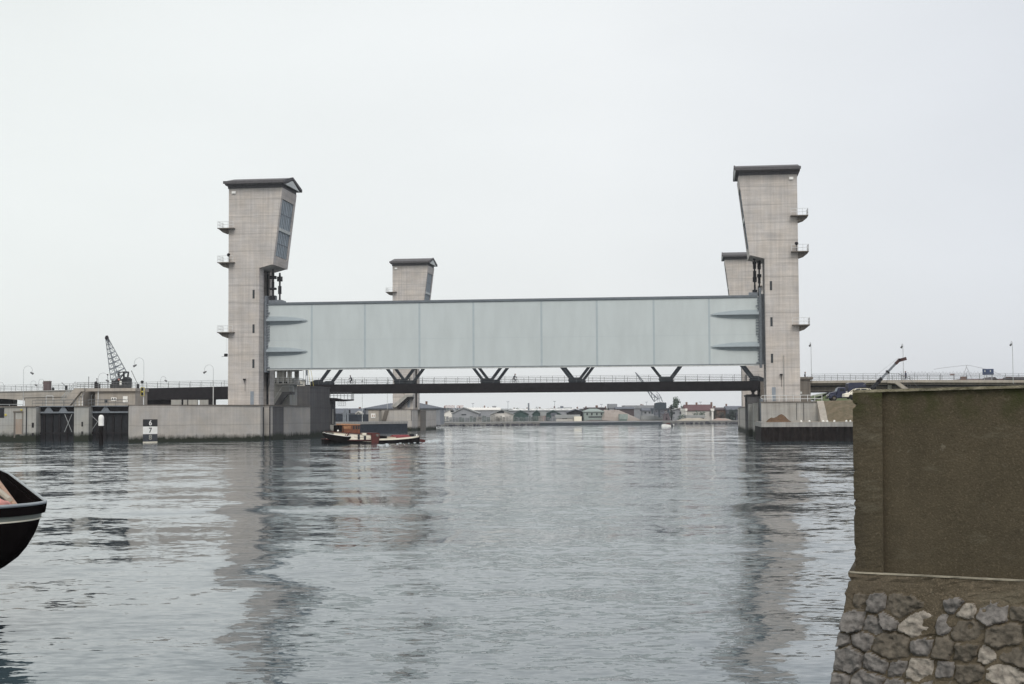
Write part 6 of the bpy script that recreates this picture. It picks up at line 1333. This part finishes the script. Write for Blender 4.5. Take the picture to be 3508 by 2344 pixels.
# heap
def heapthing(label, px0, px1, yt, D, m_, name='sand_heap', cat='heap', dep=10, prof=None):
    x0, zt_ = fp(px0, yt, D); x1 = fp(px1, yt, D)[0]
    T = Thing(name, label, cat, (x0, D, FZ), 'W')
    def f(b):
        n = 26; m2 = 8; vs = []; fs = []
        for j in range(m2 + 1):
            for i in range(n + 1):
                s, t = i / n, j / m2; e = (prof(s) if prof else min(1, 3.2 * s, 3.2 * (1 - s)) ** .7) * math.sin(math.pi * min(.5, t * .9 + .0)) ** .8
                vs.append((x0 + (x1 - x0) * s, D + dep * t, FZ - .3 + (zt_ - FZ) * e * rnd.uniform(.93, 1.02)))
        for j in range(m2):
            for i in range(n): q_ = j * (n + 1) + i; fs.append((q_, q_ + 1, q_ + n + 2, q_ + n + 1))
        b.add(vs, fs)
    T.part('heap', m_, f); return T
heapthing('large sand coloured heap between grey green house and harbour crane', 2062, 2200, 1402, 606, mat('pink_sand', (.36, .315, .285), 1, c2=(.29, .25, .225), scale=.3), prof=lambda s: min(1, 9 * s + .3, 1.6 * (1 - s) + .12))
heapthing('pale rubble strip on the far shore below the red roofed house', 2318, 2440, 1430, 584, M_SAND, 'rubble_strip', 'rubble', 6)
heapthing('reddish rubble heap at the right end of the far shore', 2440, 2515, 1431, 584, mat('red_rubble', (.36, .24, .20), 1, c2=(.33, .32, .29), scale=.2), 'rubble_strip', 'rubble', 6)
heapthing('low dark brown bank of soil in front of the grey green house', 1985, 2110, 1437, 592, mat('brown_bank', (.13, .10, .09), 1, c2=(.08, .07, .065), scale=.5), 'soil_bank', 'soil bank', 5)
# dark stone shore and quay wall
sA, sB, sC, sD2 = on_z(1490, 1460.4, 0), on_z(1850, 1457.3, 0), on_z(2270, 1453.3, 0), on_z(2570, 1450.8, 0)
M_SHORE = mat('shore_stones', (.10, .10, .11), 1, c2=(.035, .035, .045), scale=.6, detail=6)
b = MB(); rr_ = random.Random(4)
def shoreline(b, A, B, z):
    n = int((B - A).length / .9)
    for i in range(n):
        p = A.lerp(B, i / n); b.ball((p.x + rr_.uniform(-.5, .5), p.y + rr_.uniform(-.3, 1.6), rr_.uniform(-.2, z * .35)), rr_.uniform(.35, .65), 1.2, 1, .8, 6, 4, .25)
shoreline(b, on_z(1380, 1461.4, 0), sB, 1.0); shoreline(b, sC, on_z(2700, 1449.6, 0), 1.1)
o = b.build('shore_stones', M_SHORE); tag(o, 'dark stones along the water edge of the far bank', 'stones', kind='stuff')
FQ = Thing('far_quay_wall', 'dark straight quay wall along the far bank left of the harbour crane', 'quay wall', (sB.x, sB.y, 0), 'W')
FQ.part('wall', mat('far_quay', (.05, .055, .075), .9, var=.2, c2=(.04, .06, .06), scale=.3), lambda b: b.hexa([(sB.x, sB.y - .5, -1), (sC.x, sC.y - .5, -1), (sC.x, sC.y + 5, -1), (sB.x, sB.y + 5, -1), (sB.x, sB.y - .5, .85), (sC.x, sC.y - .5, .85), (sC.x, sC.y + 5, .85), (sB.x, sB.y + 5, .85)]))
FQ.part('coping', M_GREYSH, lambda b: b.hexa([(sB.x, sB.y - .6, .852), (sC.x, sC.y - .6, .852), (sC.x, sC.y + 5, .852), (sB.x, sB.y + 5, .852), (sB.x, sB.y - .6, 1.14), (sC.x, sC.y - .6, 1.14), (sC.x, sC.y + 5, 1.14), (sB.x, sB.y + 5, 1.14)]))

# trees and shrubs
def tree(label, px, yt, yb, hw, D, m_, name='tree', n=420, trunk=True, shape=None):
    x, zt_ = fp(px, yt, D); zb = FZ; s = D / F; W_ = hw * s; H = zt_ - fp(px, yb, D)[1]
    T = Thing(name, label, 'tree' if trunk else 'shrub', (x, D, zb), 'W')
    if trunk: T.part('trunk', M_DARK, lambda b: (b.tube((x, D, zb), (x, D, zt_ - H * .3), .35, .1), [b.tube((x, D, zt_ - H * f), (x + dx * W_, D, zt_ - H * (f - .25)), .14, .05) for f, dx in ((.8, .6), (.7, -.6), (.55, .4))]))
    def crown(b):
        cl = []
        for k in range(16):
            t = rnd.random(); wd = W_ * (1 - t * .8) if shape != 'round' else W_ * math.sqrt(max(0.05, 1 - (2 * t - 1) ** 2)); cl.append(Vector((x + rnd.uniform(-1, 1) * wd * .75, D + rnd.uniform(-1, 1) * wd * .6, zt_ - H + H * t * .95)))
        for k in range(n):
            c = rnd.choice(cl) + Vector((rnd.gauss(0, 1), rnd.gauss(0, 1), rnd.gauss(0, 1))) * (W_ * .16 + .15)
            r = rnd.uniform(.18, .42) * (1 if W_ > 2 else .6); a = Vector((rnd.uniform(-1, 1), rnd.uniform(-1, 1), rnd.uniform(-1, 1))).normalized(); u_ = a.orthogonal().normalized() * r; v_ = a.cross(u_).normalized() * r * .8
            b.add([c - u_, c - v_, c + u_, c + v_], [(0, 1, 2, 3)])
    T.part('crown', m_, crown); return T
M_LEAF = mat('hazy_leaves', (.14, .19, .15), .9, c2=(.07, .10, .08), scale=.8); M_LEAFD = mat('dark_leaves', (.06, .085, .075), .9, c2=(.025, .04, .04), scale=.6)
tree('pointed grey green tree right of the harbour crane, tallest on the far bank', 2316, 1363, 1402, 17, 640, M_LEAF, n=650)
tree('small spindly tree beside the grey cottage', 2337, 1390, 1408, 6, 635, M_LEAF, n=160)
for px, yt, hw, lab in ((2300, 1388, 7, 'low tree just right of the far crane house'), (2445, 1408, 15, 'dark bushy tree between the red roofed house and the dark house'), (2470, 1412, 16, 'dark bushy tree in front of the dark house'), (2500, 1408, 17, 'dark tree in front of the blue roofed house'), (2520, 1402, 12, 'dark tree by the rear right pier'), (2540, 1406, 14, 'darkest tree mostly hidden by the rear right pier')):
    tree(lab, px, yt, 1440, hw, 600, M_LEAFD, n=420, shape='round')
for px, yt, hw, lab in ((1500, 1432, 22, 'grey shrubs left of the white shed'), (2395, 1412, 22, 'shrubs in front of the red roofed house'), (2335, 1424, 14, 'shrub below the grey cottage')):
    tree(lab, px, yt, 1446, hw, 596, M_LEAF, n=380, shape='round', trunk=False, name='shrub')
rt = random.Random(5)
for k, px in enumerate((1530, 1655, 1772, 1840, 1935, 1998, 2078, 2120, 2190, 2350, 2425, 2482)):
    tree('hazy round tree between the back row buildings, %s from the left' % ords[k], px, rt.uniform(1395, 1402), 1418, rt.uniform(7, 12), 715, M_LEAF, n=150, shape='round'); 
for k, px in enumerate((1620, 1740, 1900, 2060, 2215, 2400)):
    x, z = fp(px, rt.uniform(1376, 1388), 725); T = Thing('yard_mast', 'thin lamp mast above the far yard roofs, %s from the left' % ords[k], 'mast', (x, 725, FZ), 'W', group='masts on the far bank'); T.part('pole', M_STEELB, lambda b: b.tube((x, 725, FZ), (x, 725, z), .14, .07, n=5)); T.part('lamp_head', M_STEELB, lambda b: b.box(x - .7, x + .7, 724.8, 725.2, z, z + .2))
# far harbour crane
CD = 590.0
cxx = lambda px: fp(px, 1400, CD)[0]; czz = lambda py: fp(2270, py, CD)[1]
HC = Thing('portal_crane', 'dark portal crane with lattice jib standing on the far quay below the bridge', 'crane', (cxx(2270), CD, FZ), 'W')
M_CRN = mat('crane_paint', (.035, .05, .065), .7, var=.3)
HC.part('machine_house', M_CRN, lambda b: b.prism([(cxx(2243), czz(1399)), (cxx(2283), czz(1399)), (cxx(2283), czz(1380)), (cxx(2262), czz(1378)), (cxx(2246), czz(1381))], 'y', CD, CD + 5))
HC.part('turntable', M_CRN, lambda b: b.box(cxx(2232), cxx(2293), CD - .5, CD + 5.5, czz(1404), czz(1399.2)))
for px0, px1, yb in ((2233, 2237, 1418), (2256, 2262, 1430), (2287, 2294, 1440)): HC.part('leg', M_CRN, lambda b: b.beam((cxx((px0 + px1) / 2), CD, czz(yb)), (cxx((px0 + px1) / 2 - .8), CD, czz(1403)), .75))
HC.part('portal', mat('portal_steel', (.10, .08, .09), .7), lambda b: (b.beam((cxx(2274), CD, czz(1440)), (cxx(2276), CD, czz(1425)), .8), b.beam((cxx(2275), CD, FZ - .5), (cxx(2293), CD, FZ + .2), 1.2), b.beam((cxx(2274), CD, FZ), (cxx(2280), CD, czz(1418)), 1.1), b.beam((cxx(2292), CD, FZ), (cxx(2285), CD, czz(1416)), 1.1), b.beam((cxx(2260), CD, czz(1415)), (cxx(2290), CD, czz(1432)), .25), b.beam((cxx(2290), CD, czz(1405)), (cxx(2262), CD, czz(1430)), .25)))
HC.part('portal_plate', mat('portal_plate', (.13, .11, .13), .8, var=.3), lambda b: b.box(cxx(2272), cxx(2294), CD + 1, CD + 1.5, FZ, czz(1424)))
def jib(b):
    c1 = [(2244, 1376), (2236, 1364), (2225, 1346), (2217, 1334), (2195, 1298), (2180, 1275)]; c2 = [(2256, 1366), (2246, 1358), (2234, 1345), (2224, 1332), (2199, 1296), (2180, 1275)]
    P = lambda q_, dy=0: Vector((cxx(q_[0]), CD + 2.5 + dy, czz(q_[1])))
    for dy in (-.8, .8):
        for c in (c1, c2):
            for a, d in zip(c[:-1], c[1:]): b.tube(P(a, dy), P(d, dy), .13, n=5)
        for a, d in zip(c1, c2): b.tube(P(a, dy), P(d, dy), .07, n=4)
        for a, d in zip(c1[:-1], c2[1:]): b.tube(P(a, dy), P(d, dy), .07, n=4)
    arc = [(2232, 1330), (2248, 1338), (2260, 1350), (2268, 1362), (2272, 1376)]
    for a, d in zip(arc[:-1], arc[1:]): b.tube(P(a), P(d), .1, n=5)
    for a, d in (((2254, 1366), (2268, 1362)), ((2244, 1376), (2244, 1366)), ((2256, 1378), (2256, 1362)), ((2254, 1350), (2264, 1370)), ((2264, 1378), (2250, 1348)), ((2244, 1352), (2256, 1366)), ((2272, 1378), (2260, 1352))): b.tube(P(a), P(d), .08, n=4)
HC.part('lattice_jib', M_STEELB, jib)

# harbour crane behind the left viaduct
LD = 400.0; X = lambda px: at(px, 1280, LD).x; Z = lambda py: at(400, py, LD).z
GC = Thing('lattice_crane', 'dark lattice boom crane leaning left behind the left viaduct', 'crane', (X(413), LD, 2), 'W')
tipx, tipz = 364, 1156
chords = [((387, 1303), -2.0), ((406, 1300), -2.0), ((399, 1290), 2.0), ((428, 1276), 2.0)]
def boomc(b):
    T_ = Vector((X(tipx), LD, Z(tipz))); base = [Vector((X(a[0]), LD + dy, Z(a[1]))) for a, dy in chords]
    tops = [T_ + Vector((dx, dy, 0)) for dx, dy in ((-.25, -.2), (.25, -.2), (-.15, .25), (.3, .25))]
    for q0, q1 in zip(base, tops): b.tube(q0, q1, .13, .09, n=5)
    n = 9; pts = [[q0.lerp(q1, 1 - (1 - k / n) ** 1.15) for q0, q1 in zip(base, tops)] for k in range(n + 1)]
    for k in range(n + 1):
        p = pts[k]
        for i, j in ((0, 1), (0, 2), (1, 3), (2, 3)): b.tube(p[i], p[j], .11 if k % 1 == 0 else .05, n=4)
    for k in range(n):
        p, q_ = pts[k], pts[k + 1]
        for i, j in ((0, 1), (2, 0), (1, 3), (3, 2)): b.tube(p[i], q_[j], .05, n=4)
GC.part('boom', M_STEELB, boomc); GC.part('boom_head', M_BLACK, lambda b: (b.ball((X(365), LD, Z(1158)), .55, 1, 1, 1.2), b.beam((X(364), LD, Z(1150)), (X(371), LD, Z(1172)), .5)))
GC.part('hook_frame', M_DARK, lambda b: (b.beam((X(428), LD, Z(1275)), (X(441), LD, Z(1276)), .4), b.beam((X(424), LD, Z(1275)), (X(425), LD, Z(1320)), .45), b.beam((X(440), LD, Z(1276)), (X(437), LD, Z(1300)), .4), b.beam((X(407), LD, Z(1276)), (X(409), LD, Z(1305)), .35), b.beam((X(405), LD, Z(1277)), (X(428), LD, Z(1274)), .25), b.beam((X(410), LD, Z(1300)), (X(424), LD, Z(1280)), .25)))
GC.part('cabin', M_DARK, lambda b: b.prism([(X(388), Z(1345)), (X(441), Z(1345)), (X(443), Z(1298)), (X(436), Z(1292)), (X(424), Z(1300)), (X(418), Z(1308)), (X(411), Z(1298)), (X(400), Z(1304)), (X(389), Z(1304))], 'y', LD - 2, LD + 3))
GC.part('counterweight', M_BLACK, lambda b: b.box(X(386), X(441), LD - 2.6, LD - 2.01, Z(1345), Z(1316))); GC.part('white_panel', M_WHITE, lambda b: b.box(X(419), X(426), LD - 2.8, LD - 2.62, Z(1320), Z(1306))); GC.part('red_panel', M_PINK, lambda b: b.ball((X(417), LD - 2.9, Z(1302)), .28))
GC.part('undercarriage', M_BLACK, lambda b: b.box(X(392), X(436), LD - 2, LD + 3, 2, Z(1345) - .01))

# far right: houses beyond the viaduct and a pale arch bridge in the haze
def rshed(label, px0, px1, ye, yr, D, m1, m2, **k): return shed(label, px0, px1, ye, yr, D, 9, m1, m2, **k)
rshed('long low red brown roofed house beyond the viaduct below the blue sign', 3292, 3462, 1314, 1299, 430, M_BRICK, M_TILE, ridge='flat', name='terrace_house', cat='house', chim=((3456, 1291, .9),), yb=1345)
rshed('red roofed house with a dark square chimney beyond the viaduct', 3262, 3318, 1316, 1302, 425, M_BRICK, M_TILE, name='end_house', cat='house', chim=((3301, 1290, .9),), yb=1345)
rshed('house with two white gable edges beyond the viaduct below the blue sign', 3388, 3424, 1312, 1296, 415, M_DTILE, M_DTILE, ridge='y', name='gabled_house', cat='house', yb=1345)
rshed('dark block at the right picture edge beyond the viaduct', 3475, 3560, 1299, 1292, 420, M_DTILE, M_DTILE, ridge='flat', name='dark_block', cat='building', yb=1345)
x0, z0 = fp(3090, 1283, 900)
AR = Thing('arch_bridge', 'very pale distant lattice bridge with an arched line above the viaduct', 'bridge', (x0, 900, z0), 'W')
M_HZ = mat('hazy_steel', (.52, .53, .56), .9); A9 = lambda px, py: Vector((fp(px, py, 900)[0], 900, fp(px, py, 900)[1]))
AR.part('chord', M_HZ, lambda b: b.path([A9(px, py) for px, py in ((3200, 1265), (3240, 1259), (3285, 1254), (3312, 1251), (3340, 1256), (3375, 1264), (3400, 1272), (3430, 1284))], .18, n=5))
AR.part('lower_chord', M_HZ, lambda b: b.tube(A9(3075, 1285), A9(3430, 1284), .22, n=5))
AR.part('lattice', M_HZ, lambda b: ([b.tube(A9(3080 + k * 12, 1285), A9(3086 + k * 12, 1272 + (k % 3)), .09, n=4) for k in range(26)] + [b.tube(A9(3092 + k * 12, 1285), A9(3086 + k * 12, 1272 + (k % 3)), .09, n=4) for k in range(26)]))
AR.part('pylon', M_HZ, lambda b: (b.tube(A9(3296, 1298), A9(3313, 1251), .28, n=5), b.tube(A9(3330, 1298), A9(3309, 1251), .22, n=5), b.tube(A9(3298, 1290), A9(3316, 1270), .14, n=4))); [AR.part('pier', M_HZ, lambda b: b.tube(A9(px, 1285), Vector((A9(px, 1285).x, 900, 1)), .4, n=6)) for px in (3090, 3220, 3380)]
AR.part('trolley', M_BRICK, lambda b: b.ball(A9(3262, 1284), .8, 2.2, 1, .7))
# hanging cradle left of the left front tower
u, z = uz(775, 1222, 4); HCr = Thing('window_cradle', 'small dark cradle hanging on thin ropes at the back of the left front tower', 'cradle', (u, 4, z), 'B')
HCr.part('basket', M_DARK, lambda b: b.box(u - .25, u + .15, 3.6, 4.4, z, z + .5)); HCr.part('arm', M_RAIL, lambda b: b.tube((u - .8, 4, z), (u + .2, 4, z + .1), .05)); HCr.part('rope', M_RAILW, lambda b: (b.tube((u, 4, z + .7), (u + .15, 4, 17.9), .02, n=4)))
# low land behind the left viaduct
b = MB(); b.add([(-700, 300, 3.2), (-80, 300, 3.2), (-80, 340, 3.2), (-60, 420, 2.2), (-46, 428, 2.2), (-46, 600, 2), (-700, 640, 2)], [(0, 1, 2, 3, 4, 5, 6)]); tag(b.build('left_bank', M_GREEN), kind='structure')

# ------------------------------------------------------------------ light haze over the far bank
b = MB(); b.box(-2500, 2500, -60, 2600, -7, 60)
hz = b.build('haze', M_WHITE); hz.data.materials.clear(); hm = bpy.data.materials.new('haze'); hm.use_nodes = True; t = hm.node_tree; t.nodes.clear()
pv = N(t, 'ShaderNodeVolumePrincipled'); pv.inputs['Density'].default_value = 0.00014; pv.inputs['Color'].default_value = (.93, .95, 1.0, 1); pv.inputs['Anisotropy'].default_value = .2
oo = N(t, 'ShaderNodeOutputMaterial'); t.links.new(pv.outputs[0], oo.inputs['Volume']); hz.data.materials.append(hm); tag(hz, 'thin pale haze in the air over the river', 'haze', kind='stuff')
